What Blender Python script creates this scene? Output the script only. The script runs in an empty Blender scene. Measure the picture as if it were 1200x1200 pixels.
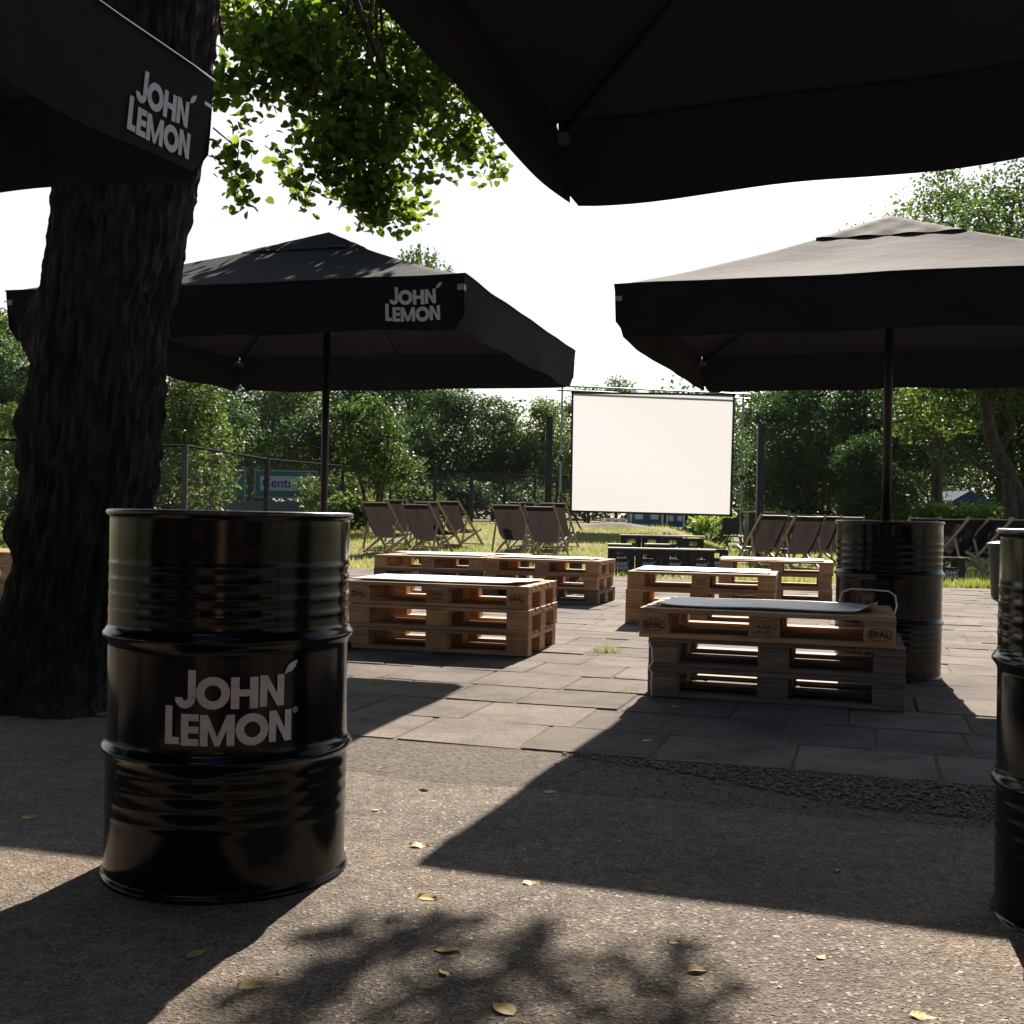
import bpy, bmesh, math, random
import numpy as np
from mathutils import Vector, Matrix, noise
R = math.radians
random.seed(7)
rng = np.random.default_rng(11)
SC = bpy.context.scene
COL = SC.collection

# ------------------------------------------------------------------ camera
CAM_H = 0.89
F = 1350.0                      # focal length in pixels of the 1200 px photograph
ROLL = 0.0185
PITCH = R(0.17)
fwd = Vector((0, math.cos(PITCH), math.sin(PITCH)))
rgt = Vector((math.cos(ROLL), 0, math.sin(ROLL)))
upv = rgt.cross(fwd).normalized()
rgt = fwd.cross(upv).normalized()
cd = bpy.data.cameras.new('camera')
cam = bpy.data.objects.new('camera', cd)
COL.objects.link(cam)
cam.matrix_world = Matrix(((rgt.x, upv.x, -fwd.x, 0), (rgt.y, upv.y, -fwd.y, 0), (rgt.z, upv.z, -fwd.z, CAM_H), (0, 0, 0, 1)))
cd.sensor_width = 36
cd.lens = 36 * F / 1200
cd.clip_start = 0.05
cd.clip_end = 2000
SC.camera = cam

# ------------------------------------------------------------------ light
SUN_AZ = R(14)       # to the right of straight ahead (+Y)
SUN_EL = R(34.5)
w = bpy.data.worlds.new("World")
SC.world = w
w.use_nodes = True
nt = w.node_tree
nt.nodes.clear()
sky = nt.nodes.new('ShaderNodeTexSky')
sky.sky_type = 'NISHITA'
sky.sun_disc = False
sky.sun_elevation = SUN_EL
sky.sun_rotation = SUN_AZ
sky.air_density = 1.0
sky.dust_density = 1.0
sky.ozone_density = 1.0
bg = nt.nodes.new('ShaderNodeBackground')
bg.inputs['Strength'].default_value = 0.05
wo = nt.nodes.new('ShaderNodeOutputWorld')
# white veil added low in the sky ahead, lifting its blue to white
tcw = nt.nodes.new('ShaderNodeTexCoord'); spw = nt.nodes.new('ShaderNodeSeparateXYZ'); nt.links.new(tcw.outputs['Generated'], spw.inputs[0])
def mr(src, a, b, c, d):
    n_ = nt.nodes.new('ShaderNodeMapRange'); n_.interpolation_type = 'SMOOTHSTEP'
    nt.links.new(src, n_.inputs[0])
    for i_, v_ in zip((1, 2, 3, 4), (a, b, c, d)): n_.inputs[i_].default_value = v_
    return n_.outputs[0]
nzw = nt.nodes.new('ShaderNodeTexNoise'); nzw.inputs['Scale'].default_value = 2.5; nzw.inputs['Detail'].default_value = 6; nt.links.new(tcw.outputs['Generated'], nzw.inputs['Vector'])
m1 = nt.nodes.new('ShaderNodeMath'); m1.operation = 'MULTIPLY'; nt.links.new(mr(spw.outputs[2], .42, .62, 1, 0), m1.inputs[0]); nt.links.new(mr(spw.outputs[1], .2, .7, 0, 1), m1.inputs[1])
m2 = nt.nodes.new('ShaderNodeMath'); m2.operation = 'MULTIPLY'; nt.links.new(m1.outputs[0], m2.inputs[0]); nt.links.new(mr(nzw.outputs[0], .3, .7, .75, 1), m2.inputs[1])
vm = nt.nodes.new('ShaderNodeMix'); vm.data_type = 'RGBA'; vm.blend_type = 'LIGHTEN'
nt.links.new(m2.outputs[0], vm.inputs[0]); nt.links.new(sky.outputs[0], vm.inputs[6]); vm.inputs[7].default_value = (9.2, 9.3, 9.5, 1)
nt.links.new(vm.outputs[2], bg.inputs[0])
nt.links.new(bg.outputs[0], wo.inputs[0])
sd = bpy.data.lights.new('sun', 'SUN')
sd.energy = 5.0
sd.angle = R(0.5)
sd.color = (1.0, 0.90, 0.79)
so = bpy.data.objects.new('sun', sd)
COL.objects.link(so)
sdir = Vector((math.sin(SUN_AZ) * math.cos(SUN_EL), math.cos(SUN_AZ) * math.cos(SUN_EL), math.sin(SUN_EL)))
so.rotation_euler = sdir.to_track_quat('Z', 'Y').to_euler()
so.location = sdir * 50
SC.view_settings.view_transform = 'Standard'
SC.view_settings.look = 'None'
SC.view_settings.gamma = 1
SC.view_settings.exposure = 1.2
SC.render.resolution_x = 1024
SC.render.resolution_y = 1024
try:
    SC.cycles.max_bounces = 8
    SC.cycles.transparent_max_bounces = 16
except Exception:
    pass

# ------------------------------------------------------------------ helpers
def ray(px, py):
    return rgt * ((px - 600) / F) - upv * ((py - 600) / F) + fwd

def at(px, py, Y):
    r = ray(px, py)
    return Vector((0, 0, CAM_H)) + r * (Y / r.y)

def onground(px, py, z=0.0):
    r = ray(px, py)
    return Vector((0, 0, CAM_H)) + r * ((z - CAM_H) / r.z)

def sst(a, b, x):
    t = max(0.0, min(1.0, (x - a) / (b - a)))
    return t * t * (3 - 2 * t)

def gz(x, y):
    s = max(0.0, min(y - 19.3, 19.0)) * 0.034
    f = 1 - sst(2.9, 5.2, x - (y - 22) * 0.13)
    z = s * f
    if y > 16:
        z += 0.02 * noise.noise(Vector((x * 0.5, y * 0.5, 0))) * min(1, (y - 16) / 3)
    return z

def tag(o, label=None, cat=None, group=None, kind=None):
    if label: o['label'] = label
    if cat: o['category'] = cat
    if group: o['group'] = group
    if kind: o['kind'] = kind
    return o

def empty(name, label, cat, loc=(0, 0, 0), rz=0.0, group=None):
    o = bpy.data.objects.new(name, None)
    COL.objects.link(o)
    o.location = loc
    o.rotation_euler = (0, 0, rz)
    o.empty_display_size = 0.1
    tag(o, label, cat, group)
    return o

def link(name, me, mat, parent=None):
    o = bpy.data.objects.new(name, me)
    COL.objects.link(o)
    if mat is not None and len(me.materials) == 0:
        me.materials.append(mat)
    if parent: o.parent = parent
    return o

def obj(name, bm, mat, parent=None, smooth=False, bevel=0.0):
    if bevel > 0:
        bmesh.ops.bevel(bm, geom=list(bm.edges), offset=bevel, segments=1, affect='EDGES', profile=0.6)
    me = bpy.data.meshes.new(name)
    bm.to_mesh(me)
    bm.free()
    if smooth:
        me.polygons.foreach_set('use_smooth', [True] * len(me.polygons))
    return link(name, me, mat, parent)

def copy_tree(o, parent=None):
    c = o.copy()
    COL.objects.link(c)
    c.parent = parent
    for ch in list(o.children):
        copy_tree(ch, c)
    return c

def box(bm, cx, cy, cz, sx, sy, sz, M=None):
    vs = []
    for dx in (-.5, .5):
        for dy in (-.5, .5):
            for dz in (-.5, .5):
                v = Vector((cx + dx * sx, cy + dy * sy, cz + dz * sz))
                if M is not None: v = M @ v
                vs.append(bm.verts.new(v))
    for f in ((0, 1, 3, 2), (4, 6, 7, 5), (0, 4, 5, 1), (2, 3, 7, 6), (0, 2, 6, 4), (1, 5, 7, 3)):
        bm.faces.new([vs[i] for i in f])
    return bm

def NB():
    return bmesh.new()

def bar(bm, a, b, wx, wy, up=Vector((0, 0, 1))):
    a = Vector(a); b = Vector(b)
    d = (b - a)
    L = d.length
    d.normalize()
    s = d.cross(up)
    if s.length < 1e-4: s = d.cross(Vector((1, 0, 0)))
    s.normalize()
    u = s.cross(d).normalized()
    M = Matrix(((s.x, d.x, u.x, a.x), (s.y, d.y, u.y, a.y), (s.z, d.z, u.z, a.z), (0, 0, 0, 1)))
    return box(bm, 0, L / 2, 0, wx, L, wy, M)

def tube(bm, pts, rad, n=8, cap=True, jitter=0.0, closed=False):
    pts = [Vector(p) for p in pts]
    if not hasattr(rad, '__len__'): rad = [rad] * len(pts)
    rings = []
    prev = None
    N = len(pts)
    for i, p in enumerate(pts):
        if closed:
            t = pts[(i + 1) % N] - pts[(i - 1) % N]
        else:
            t = pts[min(i + 1, N - 1)] - pts[max(i - 1, 0)]
        t.normalize()
        if prev is None:
            s = t.cross(Vector((0, 0, 1)))
            if s.length < 0.1: s = t.cross(Vector((1, 0, 0)))
        else:
            s = prev - t * prev.dot(t)
        s.normalize()
        prev = s
        u = t.cross(s)
        ring = []
        for k in range(n):
            a = 2 * math.pi * k / n
            rr = rad[i] * (1 + jitter * (random.random() - .5))
            ring.append(bm.verts.new(p + s * math.cos(a) * rr + u * math.sin(a) * rr))
        rings.append(ring)
    for i in range(len(rings) - (0 if closed else 1)):
        a, b = rings[i], rings[(i + 1) % len(rings)]
        for k in range(n):
            bm.faces.new((a[k], a[(k + 1) % n], b[(k + 1) % n], b[k]))
    if cap and not closed:
        bm.faces.new(rings[0][::-1])
        bm.faces.new(rings[-1])
    return bm

def lathe(bm, prof, n=64, loc=(0, 0, 0)):
    rings = []
    for r, z in prof:
        rings.append([bm.verts.new((loc[0] + r * math.cos(2 * math.pi * k / n), loc[1] + r * math.sin(2 * math.pi * k / n), loc[2] + z)) for k in range(n)])
    for i in range(len(rings) - 1):
        a, b = rings[i], rings[i + 1]
        for k in range(n):
            bm.faces.new((a[k], a[(k + 1) % n], b[(k + 1) % n], b[k]))
    return rings

def np_mesh(name, verts, faces_flat, per, attr=None):
    """verts (N,3); faces as flat indices with `per` verts per face; attr: per-vertex float list"""
    me = bpy.data.meshes.new(name)
    nv = len(verts)
    nf = len(faces_flat) // per
    me.vertices.add(nv)
    me.vertices.foreach_set('co', np.asarray(verts, dtype=np.float32).ravel())
    me.loops.add(nf * per)
    me.loops.foreach_set('vertex_index', np.asarray(faces_flat, dtype=np.int32))
    me.polygons.add(nf)
    me.polygons.foreach_set('loop_start', np.arange(0, nf * per, per, dtype=np.int32))
    me.polygons.foreach_set('loop_total', np.full(nf, per, dtype=np.int32))
    if attr is not None:
        a = me.attributes.new('tint', 'FLOAT', 'POINT')
        a.data.foreach_set('value', np.asarray(attr, dtype=np.float32))
    me.update(calc_edges=True)
    return me

def leaves(name, C, size, flat=0.35, shape='oval', droop=0.0):
    """one small real face (or folded pair) per leaf at points C"""
    n = len(C)
    size = np.broadcast_to(np.asarray(size, dtype=float), (n,))
    nrm = rng.normal(size=(n, 3))
    nrm[:, 2] = np.abs(nrm[:, 2]) + flat
    nrm /= np.linalg.norm(nrm, axis=1)[:, None]
    t = rng.normal(size=(n, 3))
    t[:, 2] -= droop
    t -= nrm * (t * nrm).sum(1)[:, None]
    t /= np.linalg.norm(t, axis=1)[:, None]
    b = np.cross(nrm, t)
    if shape == 'heart':
        prof = np.array([(-.42, 0, 0), (-.5, .2, .03), (-.3, .42, .1), (.0, .45, .12), (.3, .30, .05), (.58, 0, -.03), (.3, -.30, .05), (0, -.45, .12), (-.3, -.42, .1), (-.5, -.2, .03)])
        k = 10
        fl = [(0, 1, 2, 3), (0, 3, 4, 5), (0, 5, 6, 7), (0, 7, 8, 9)]
    else:
        prof = np.array([(-.5, 0, 0), (0, .36, .08), (.55, 0, -.03), (0, -.36, .08)])
        k = 4
        fl = [(0, 1, 2, 3)]
    V = (C[:, None, :] + size[:, None, None] * (prof[None, :, 0, None] * t[:, None, :] + prof[None, :, 1, None] * b[:, None, :] + prof[None, :, 2, None] * nrm[:, None, :])).reshape(-1, 3)
    base = (np.arange(n) * k)[:, None, None]
    Fc = (np.array(fl)[None] + base).ravel()
    tint = np.repeat(np.clip(rng.normal(0.5, 0.22, n), 0, 1), k)
    return np_mesh(name, V, Fc, 4, tint)

def clusters(lobes, ncl, nper, spread, shell=0.45, flatten=0.6):
    """leaf positions: clumps spread through the volume of ellipsoid lobes"""
    vol = np.array([l[3] * l[4] * l[5] for l in lobes]) ** 0.75
    pick = rng.choice(len(lobes), ncl, p=vol / vol.sum())
    L = np.array(lobes)[pick]
    d = rng.normal(size=(ncl, 3)); d /= np.linalg.norm(d, axis=1)[:, None]
    r = (shell + (1 - shell) * rng.random(ncl)) ** 0.7
    cc = L[:, :3] + d * L[:, 3:6] * r[:, None]
    P = np.repeat(cc, nper, axis=0) + rng.normal(size=(ncl * nper, 3)) * np.array([spread, spread, spread * flatten])
    return P

# ------------------------------------------------------------------ materials
def mat(name):
    m = bpy.data.materials.new(name)
    m.use_nodes = True
    n = m.node_tree
    p = n.nodes['Principled BSDF']
    return m, n, p

def N(n, t, **kw):
    x = n.nodes.new(t)
    for k, v in kw.items():
        if k.startswith('i_'):
            x.inputs[k[2:].replace('_', ' ')].default_value = v
        else:
            setattr(x, k, v)
    return x

def ramp(n, src, stops):
    r = n.nodes.new('ShaderNodeValToRGB')
    el = r.color_ramp.elements
    while len(el) < len(stops): el.new(0.5)
    for e, (p, c) in zip(el, stops):
        e.position = p
        e.color = (*c, 1) if len(c) == 3 else c
    n.links.new(src, r.inputs[0])
    return r

def coords(n, kind='Object', scale=(1, 1, 1)):
    tc = n.nodes.new('ShaderNodeTexCoord')
    mp = n.nodes.new('ShaderNodeMapping')
    mp.inputs['Scale'].default_value = scale
    n.links.new(tc.outputs[kind], mp.inputs[0])
    return mp.outputs[0]

def mixc(n, a, b, fac, blend='MIX'):
    m = n.nodes.new('ShaderNodeMix')
    m.data_type = 'RGBA'
    m.blend_type = blend
    for s, v in ((0, fac), (6, a), (7, b)):
        if isinstance(v, (int, float)): m.inputs[s].default_value = v
        elif isinstance(v, tuple): m.inputs[s].default_value = (*v, 1)
        else: n.links.new(v, m.inputs[s])
    return m.outputs[2]

def bump(n, p, src, strength=0.3, dist=0.01, prev=None):
    b = n.nodes.new('ShaderNodeBump')
    b.inputs['Strength'].default_value = strength
    b.inputs['Distance'].default_value = dist
    n.links.new(src, b.inputs['Height'])
    if prev is not None: n.links.new(prev, b.inputs['Normal'])
    n.links.new(b.outputs[0], p.inputs['Normal'])
    return b.outputs[0]

def plain(name, col, rough=0.6, metal=0.0, nscale=8, nvar=0.25, bstr=0.0, spec=0.5):
    m, n, p = mat(name)
    c = coords(n)
    nz = N(n, 'ShaderNodeTexNoise', i_Scale=nscale, i_Detail=6.0)
    n.links.new(c, nz.inputs['Vector'])
    lo = tuple(x * (1 - nvar) for x in col); hi = tuple(min(1, x * (1 + nvar)) for x in col)
    r = ramp(n, nz.outputs[0], [(0.3, lo), (0.7, hi)])
    n.links.new(r.outputs[0], p.inputs['Base Color'])
    p.inputs['Roughness'].default_value = rough
    p.inputs['Metallic'].default_value = metal
    p.inputs['Specular IOR Level'].default_value = spec
    if bstr: bump(n, p, nz.outputs[0], bstr, 0.01)
    return m

M = {}
# asphalt: worn, grit showing
def asphalt():
    m, n, p = mat('asphalt')
    c = coords(n)
    v = N(n, 'ShaderNodeTexVoronoi', i_Scale=135.0); n.links.new(c, v.inputs['Vector'])
    v2 = N(n, 'ShaderNodeTexVoronoi', i_Scale=210.0); n.links.new(c, v2.inputs['Vector'])
    big = N(n, 'ShaderNodeTexNoise', i_Scale=1.3, i_Detail=7.0, i_Roughness=0.6); n.links.new(c, big.inputs['Vector'])
    mid = N(n, 'ShaderNodeTexNoise', i_Scale=14.0, i_Detail=6.0, i_Roughness=0.7); n.links.new(c, mid.inputs['Vector'])
    base = ramp(n, big.outputs[0], [(0.3, (0.130, 0.112, 0.094)), (0.5, (0.185, 0.157, 0.130)), (0.72, (0.26, 0.205, 0.155))])
    stone = ramp(n, v.outputs['Color'], [(0.0, (0.5, 0.48, 0.45)), (0.6, (0.95, 0.93, 0.9)), (0.92, (1.2, 1.15, 1.1)), (1.0, (2.2, 2.1, 1.95))])
    a = mixc(n, base.outputs[0], stone.outputs[0], 1.0, 'MULTIPLY')
    md = ramp(n, mid.outputs[0], [(0.25, (0.55, 0.55, 0.55)), (0.6, (1.1, 1.1, 1.1))])
    a = mixc(n, a, md.outputs[0], 1.0, 'MULTIPLY')
    n.links.new(a, p.inputs['Base Color'])
    rr = ramp(n, v.outputs['Color'], [(0.0, (0.95,) * 3), (0.8, (0.85,) * 3), (1.0, (0.35,) * 3)])
    n.links.new(rr.outputs[0], p.inputs['Roughness'])
    p.inputs['Specular IOR Level'].default_value = 0.18
    b1 = bump(n, p, mid.outputs[0], 0.4, 0.015)
    b2 = bump(n, p, v.outputs['Distance'], 0.6, 0.004, b1)
    bump(n, p, v2.outputs['Distance'], 0.5, 0.003, b2)
    return m
M['asphalt'] = asphalt()

def slabmat():
    m, n, p = mat('concrete_slab')
    c = coords(n)
    at_ = N(n, 'ShaderNodeAttribute', attribute_name='tint')
    big = N(n, 'ShaderNodeTexNoise', i_Scale=3.0, i_Detail=8.0, i_Roughness=0.65); n.links.new(c, big.inputs['Vector'])
    fine = N(n, 'ShaderNodeTexNoise', i_Scale=120.0, i_Detail=4.0); n.links.new(c, fine.inputs['Vector'])
    base = ramp(n, at_.outputs['Fac'], [(0.0, (0.095, 0.080, 0.068)), (0.5, (0.150, 0.124, 0.103)), (1.0, (0.225, 0.184, 0.150))])
    st = ramp(n, big.outputs[0], [(0.32, (0.55, 0.54, 0.52)), (0.5, (0.95, 0.95, 0.95)), (0.68, (1.25, 1.22, 1.2))])
    a = mixc(n, base.outputs[0], st.outputs[0], 1.0, 'MULTIPLY')
    f = ramp(n, fine.outputs[0], [(0.3, (0.6,) * 3), (0.7, (1.35,) * 3)])
    a = mixc(n, a, f.outputs[0], 1.0, 'MULTIPLY')
    n.links.new(a, p.inputs['Base Color'])
    p.inputs['Roughness'].default_value = 0.92
    p.inputs['Specular IOR Level'].default_value = 0.2
    b = bump(n, p, big.outputs[0], 0.35, 0.02)
    bump(n, p, fine.outputs[0], 0.5, 0.003, b)
    return m
M['slab'] = slabmat()
M['joint'] = plain('joint_dirt', (0.10, 0.082, 0.060), 0.95, nscale=30, nvar=0.5, bstr=0.6)
M['gravel'] = plain('gravel', (0.30, 0.20, 0.135), 0.9, nscale=60, nvar=0.5, bstr=0.5)

def wood(name, c0, c1, c2, rough=0.75):
    m, n, p = mat(name)
    tc = n.nodes.new('ShaderNodeTexCoord')
    oi = n.nodes.new('ShaderNodeObjectInfo')
    add = N(n, 'ShaderNodeVectorMath', operation='ADD')
    sc = N(n, 'ShaderNodeVectorMath', operation='SCALE'); sc.inputs['Scale'].default_value = 37.0
    comb = n.nodes.new('ShaderNodeCombineXYZ')
    for i in range(3): n.links.new(oi.outputs['Random'], comb.inputs[i])
    n.links.new(comb.outputs[0], sc.inputs[0])
    n.links.new(tc.outputs['Object'], add.inputs[0]); n.links.new(sc.outputs[0], add.inputs[1])
    mp = n.nodes.new('ShaderNodeMapping'); mp.inputs['Scale'].default_value = (1.2, 22, 22)
    n.links.new(add.outputs[0], mp.inputs[0])
    nz = N(n, 'ShaderNodeTexNoise', i_Scale=2.2, i_Detail=8.0, i_Roughness=0.65, i_Distortion=0.6); n.links.new(mp.outputs[0], nz.inputs['Vector'])
    bl = N(n, 'ShaderNodeTexNoise', i_Scale=5.0, i_Detail=4.0); n.links.new(add.outputs[0], bl.inputs['Vector'])
    r = ramp(n, nz.outputs[0], [(0.3, c0), (0.5, c1), (0.7, c2)])
    rb = ramp(n, bl.outputs[0], [(0.3, (0.75,) * 3), (0.65, (1.12,) * 3)])
    a = mixc(n, r.outputs[0], rb.outputs[0], 1.0, 'MULTIPLY')
    ro = ramp(n, oi.outputs['Random'], [(0.0, (0.72, 0.74, 0.78)), (0.5, (1.0, 1.0, 1.0)), (1.0, (1.2, 1.14, 1.0))])
    a = mixc(n, a, ro.outputs[0], 1.0, 'MULTIPLY')
    n.links.new(a, p.inputs['Base Color'])
    p.inputs['Roughness'].default_value = rough
    bump(n, p, nz.outputs[0], 0.4, 0.003)
    return m
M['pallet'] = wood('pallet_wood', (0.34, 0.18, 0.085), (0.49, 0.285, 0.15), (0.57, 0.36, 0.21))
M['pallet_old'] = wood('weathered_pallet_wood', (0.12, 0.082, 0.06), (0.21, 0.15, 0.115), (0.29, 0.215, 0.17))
M['chairwood'] = wood('chair_wood', (0.30, 0.20, 0.11), (0.45, 0.31, 0.19), (0.55, 0.40, 0.26), 0.55)
M['board'] = wood('board_wood', (0.42, 0.34, 0.27), (0.55, 0.46, 0.38), (0.65, 0.56, 0.47))
M['ink'] = plain('stamp_ink', (0.03, 0.022, 0.018), 0.8, nscale=90, nvar=0.6)

def matmat():
    m, n, p = mat('foil_mat')
    c = coords(n, scale=(1, 1, 1))
    wv = N(n, 'ShaderNodeTexWave', i_Scale=13.0, i_Distortion=0.4, i_Detail=2.0); wv.bands_direction = 'Y'
    n.links.new(c, wv.inputs['Vector'])
    nz = N(n, 'ShaderNodeTexNoise', i_Scale=6.0, i_Detail=5.0); n.links.new(c, nz.inputs['Vector'])
    r = ramp(n, wv.outputs['Fac'], [(0.25, (0.50, 0.52, 0.53)), (0.6, (0.72, 0.74, 0.74))])
    r2 = ramp(n, nz.outputs[0], [(0.3, (0.8,) * 3), (0.7, (1.05,) * 3)])
    n.links.new(mixc(n, r.outputs[0], r2.outputs[0], 1.0, 'MULTIPLY'), p.inputs['Base Color'])
    p.inputs['Roughness'].default_value = 0.42
    p.inputs['Metallic'].default_value = 0.25
    bump(n, p, wv.outputs['Fac'], 0.4, 0.003)
    return m
M['mat'] = matmat()

def paintblack():
    m, n, p = mat('gloss_black_paint')
    c = coords(n)
    nz = N(n, 'ShaderNodeTexNoise', i_Scale=4.0, i_Detail=7.0, i_Roughness=0.6); n.links.new(c, nz.inputs['Vector'])
    c2 = coords(n, scale=(1, 1, 0.25))
    dn = N(n, 'ShaderNodeTexNoise', i_Scale=55.0, i_Detail=5.0); n.links.new(c2, dn.inputs['Vector'])
    r = ramp(n, nz.outputs[0], [(0.35, (0.003, 0.003, 0.004)), (0.75, (0.006, 0.0055, 0.006))])
    dirt = ramp(n, dn.outputs[0], [(0.62, (0, 0, 0)), (0.8, (0.5, 0.5, 0.5))])
    n.links.new(mixc(n, r.outputs[0], (0.02, 0.017, 0.014), dirt.outputs[0]), p.inputs['Base Color'])
    rr = ramp(n, nz.outputs[0], [(0.3, (0.09,) * 3), (0.7, (0.20,) * 3)])
    n.links.new(rr.outputs[0], p.inputs['Roughness'])
    p.inputs['Specular IOR Level'].default_value = 0.27
    bump(n, p, nz.outputs[0], 0.08, 0.02)
    return m
M['barrel'] = paintblack()
M['rim'] = plain('worn_rim_steel', (0.10, 0.105, 0.12), 0.28, 0.7, nscale=60, nvar=0.6)
M['print'] = plain('white_print', (0.55, 0.52, 0.58), 0.55, nscale=40, nvar=0.12)
M['print_cloth'] = plain('white_cloth_print', (0.62, 0.62, 0.64), 0.8, nscale=60, nvar=0.1)

def fabric(name, col, trans, tcol):
    m, n, p = mat(name)
    c = coords(n)
    nz = N(n, 'ShaderNodeTexNoise', i_Scale=3.0, i_Detail=8.0, i_Roughness=0.6); n.links.new(c, nz.inputs['Vector'])
    wv = N(n, 'ShaderNodeTexNoise', i_Scale=260.0, i_Detail=2.0); n.links.new(c, wv.inputs['Vector'])
    r = ramp(n, nz.outputs[0], [(0.3, tuple(x * .8 for x in col)), (0.7, tuple(x * 1.2 for x in col))])
    n.links.new(r.outputs[0], p.inputs['Base Color'])
    p.inputs['Roughness'].default_value = 0.85
    p.inputs['Specular IOR Level'].default_value = 0.07
    p.inputs['Sheen Weight'].default_value = 0.03
    b = bump(n, p, nz.outputs[0], 0.25, 0.03)
    bump(n, p, wv.outputs[0], 0.25, 0.002, b)
    tr = n.nodes.new('ShaderNodeBsdfTranslucent'); tr.inputs[0].default_value = (*tcol, 1)
    mx = n.nodes.new('ShaderNodeMixShader'); mx.inputs[0].default_value = trans
    out = n.nodes['Material Output']
    n.links.new(p.outputs[0], mx.inputs[1]); n.links.new(tr.outputs[0], mx.inputs[2]); n.links.new(mx.outputs[0], out.inputs[0])
    return m
M['canvas'] = fabric('black_canvas', (0.019, 0.0185, 0.023), 0.014, (0.035, 0.032, 0.042))
M['sling'] = fabric('deckchair_canvas', (0.024, 0.020, 0.020), 0.20, (0.050, 0.040, 0.038))
M['slingprint'] = plain('canvas_print', (0.012, 0.010, 0.010), 0.9)
M['blackmetal'] = plain('black_metal', (0.011, 0.011, 0.012), 0.5, 0.0, nscale=20)
M['grey_metal'] = plain('galvanised_metal', (0.30, 0.31, 0.32), 0.45, 0.7, nscale=25)
M['dull_metal'] = plain('dull_painted_metal', (0.06, 0.065, 0.07), 0.6, 0.2)
M['matte_black'] = plain('matte_black', (0.010, 0.010, 0.011), 0.9, 0.0, spec=0.05)
M['whitewire'] = plain('white_wire', (0.75, 0.75, 0.78), 0.35, 0.0)
M['plastic'] = plain('black_crate_plastic', (0.016, 0.015, 0.015), 0.5, nscale=12)
M['bin'] = plain('dark_green_plastic', (0.012, 0.028, 0.026), 0.45)
M['screen'] = plain('projection_cloth', (0.5, 0.47, 0.44), 0.9, nscale=1.5, nvar=0.03)
M['soil'] = plain('soil', (0.14, 0.105, 0.075), 0.95, nscale=5, nvar=0.4, bstr=0.5)
M['green_sign'] = plain('green_sign_paint', (0.0, 0.20, 0.13), 0.5, nvar=0.1)
M['white_paint'] = plain('white_paint', (0.75, 0.75, 0.75), 0.5, nvar=0.1)
M['blue_paint'] = plain('blue_paint', (0.05, 0.13, 0.24), 0.6, nvar=0.3)
M['bluetext'] = plain('blue_letter_paint', (0.03, 0.03, 0.25), 0.6, nvar=0.1)
M['roof'] = plain('blue_grey_roof', (0.05, 0.07, 0.12), 0.9, nvar=0.2, spec=0.1)

def screenmat():
    m, n, p = mat('screen_cloth')
    c = coords(n)
    nz = N(n, 'ShaderNodeTexNoise', i_Scale=1.2, i_Detail=4.0); n.links.new(c, nz.inputs['Vector'])
    r = ramp(n, nz.outputs[0], [(0.3, (0.60, 0.57, 0.54)), (0.7, (0.66, 0.63, 0.60))])
    n.links.new(r.outputs[0], p.inputs['Base Color'])
    p.inputs['Roughness'].default_value = 0.9
    bump(n, p, nz.outputs[0], 0.1, 0.05)
    tr = n.nodes.new('ShaderNodeBsdfTranslucent'); tr.inputs[0].default_value = (0.345, 0.345, 0.355, 1)
    mx = n.nodes.new('ShaderNodeMixShader'); mx.inputs[0].default_value = 0.85
    out = n.nodes['Material Output']
    n.links.new(p.outputs[0], mx.inputs[1]); n.links.new(tr.outputs[0], mx.inputs[2]); n.links.new(mx.outputs[0], out.inputs[0])
    return m
M['screen'] = screenmat()

def bark(name, c0, c1, scale=1.0):
    m, n, p = mat(name)
    c = coords(n, scale=(9 * scale, 9 * scale, 1.6 * scale))
    v = N(n, 'ShaderNodeTexVoronoi', i_Scale=3.2, feature='DISTANCE_TO_EDGE'); 
    nz = N(n, 'ShaderNodeTexNoise', i_Scale=2.5, i_Detail=8.0, i_Roughness=0.7, i_Distortion=0.8)
    n.links.new(c, nz.inputs['Vector'])
    ad = mixc(n, c, nz.outputs['Color'], 0.35)
    n.links.new(ad, v.inputs['Vector'])
    r = ramp(n, nz.outputs[0], [(0.3, c0), (0.7, c1)])
    e = ramp(n, v.outputs['Distance'], [(0.0, (0.45,) * 3), (0.2, (1.0,) * 3)])
    n.links.new(mixc(n, r.outputs[0], e.outputs[0], 1.0, 'MULTIPLY'), p.inputs['Base Color'])
    p.inputs['Roughness'].default_value = 0.95
    b = bump(n, p, v.outputs['Distance'], 0.9, 0.05)
    bump(n, p, nz.outputs[0], 0.7, 0.03, b)
    return m
M['bark'] = bark('rough_bark', (0.024, 0.018, 0.014), (0.062, 0.046, 0.035))
M['bark2'] = bark('far_bark', (0.05, 0.038, 0.028), (0.13, 0.09, 0.06), 0.6)

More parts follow.
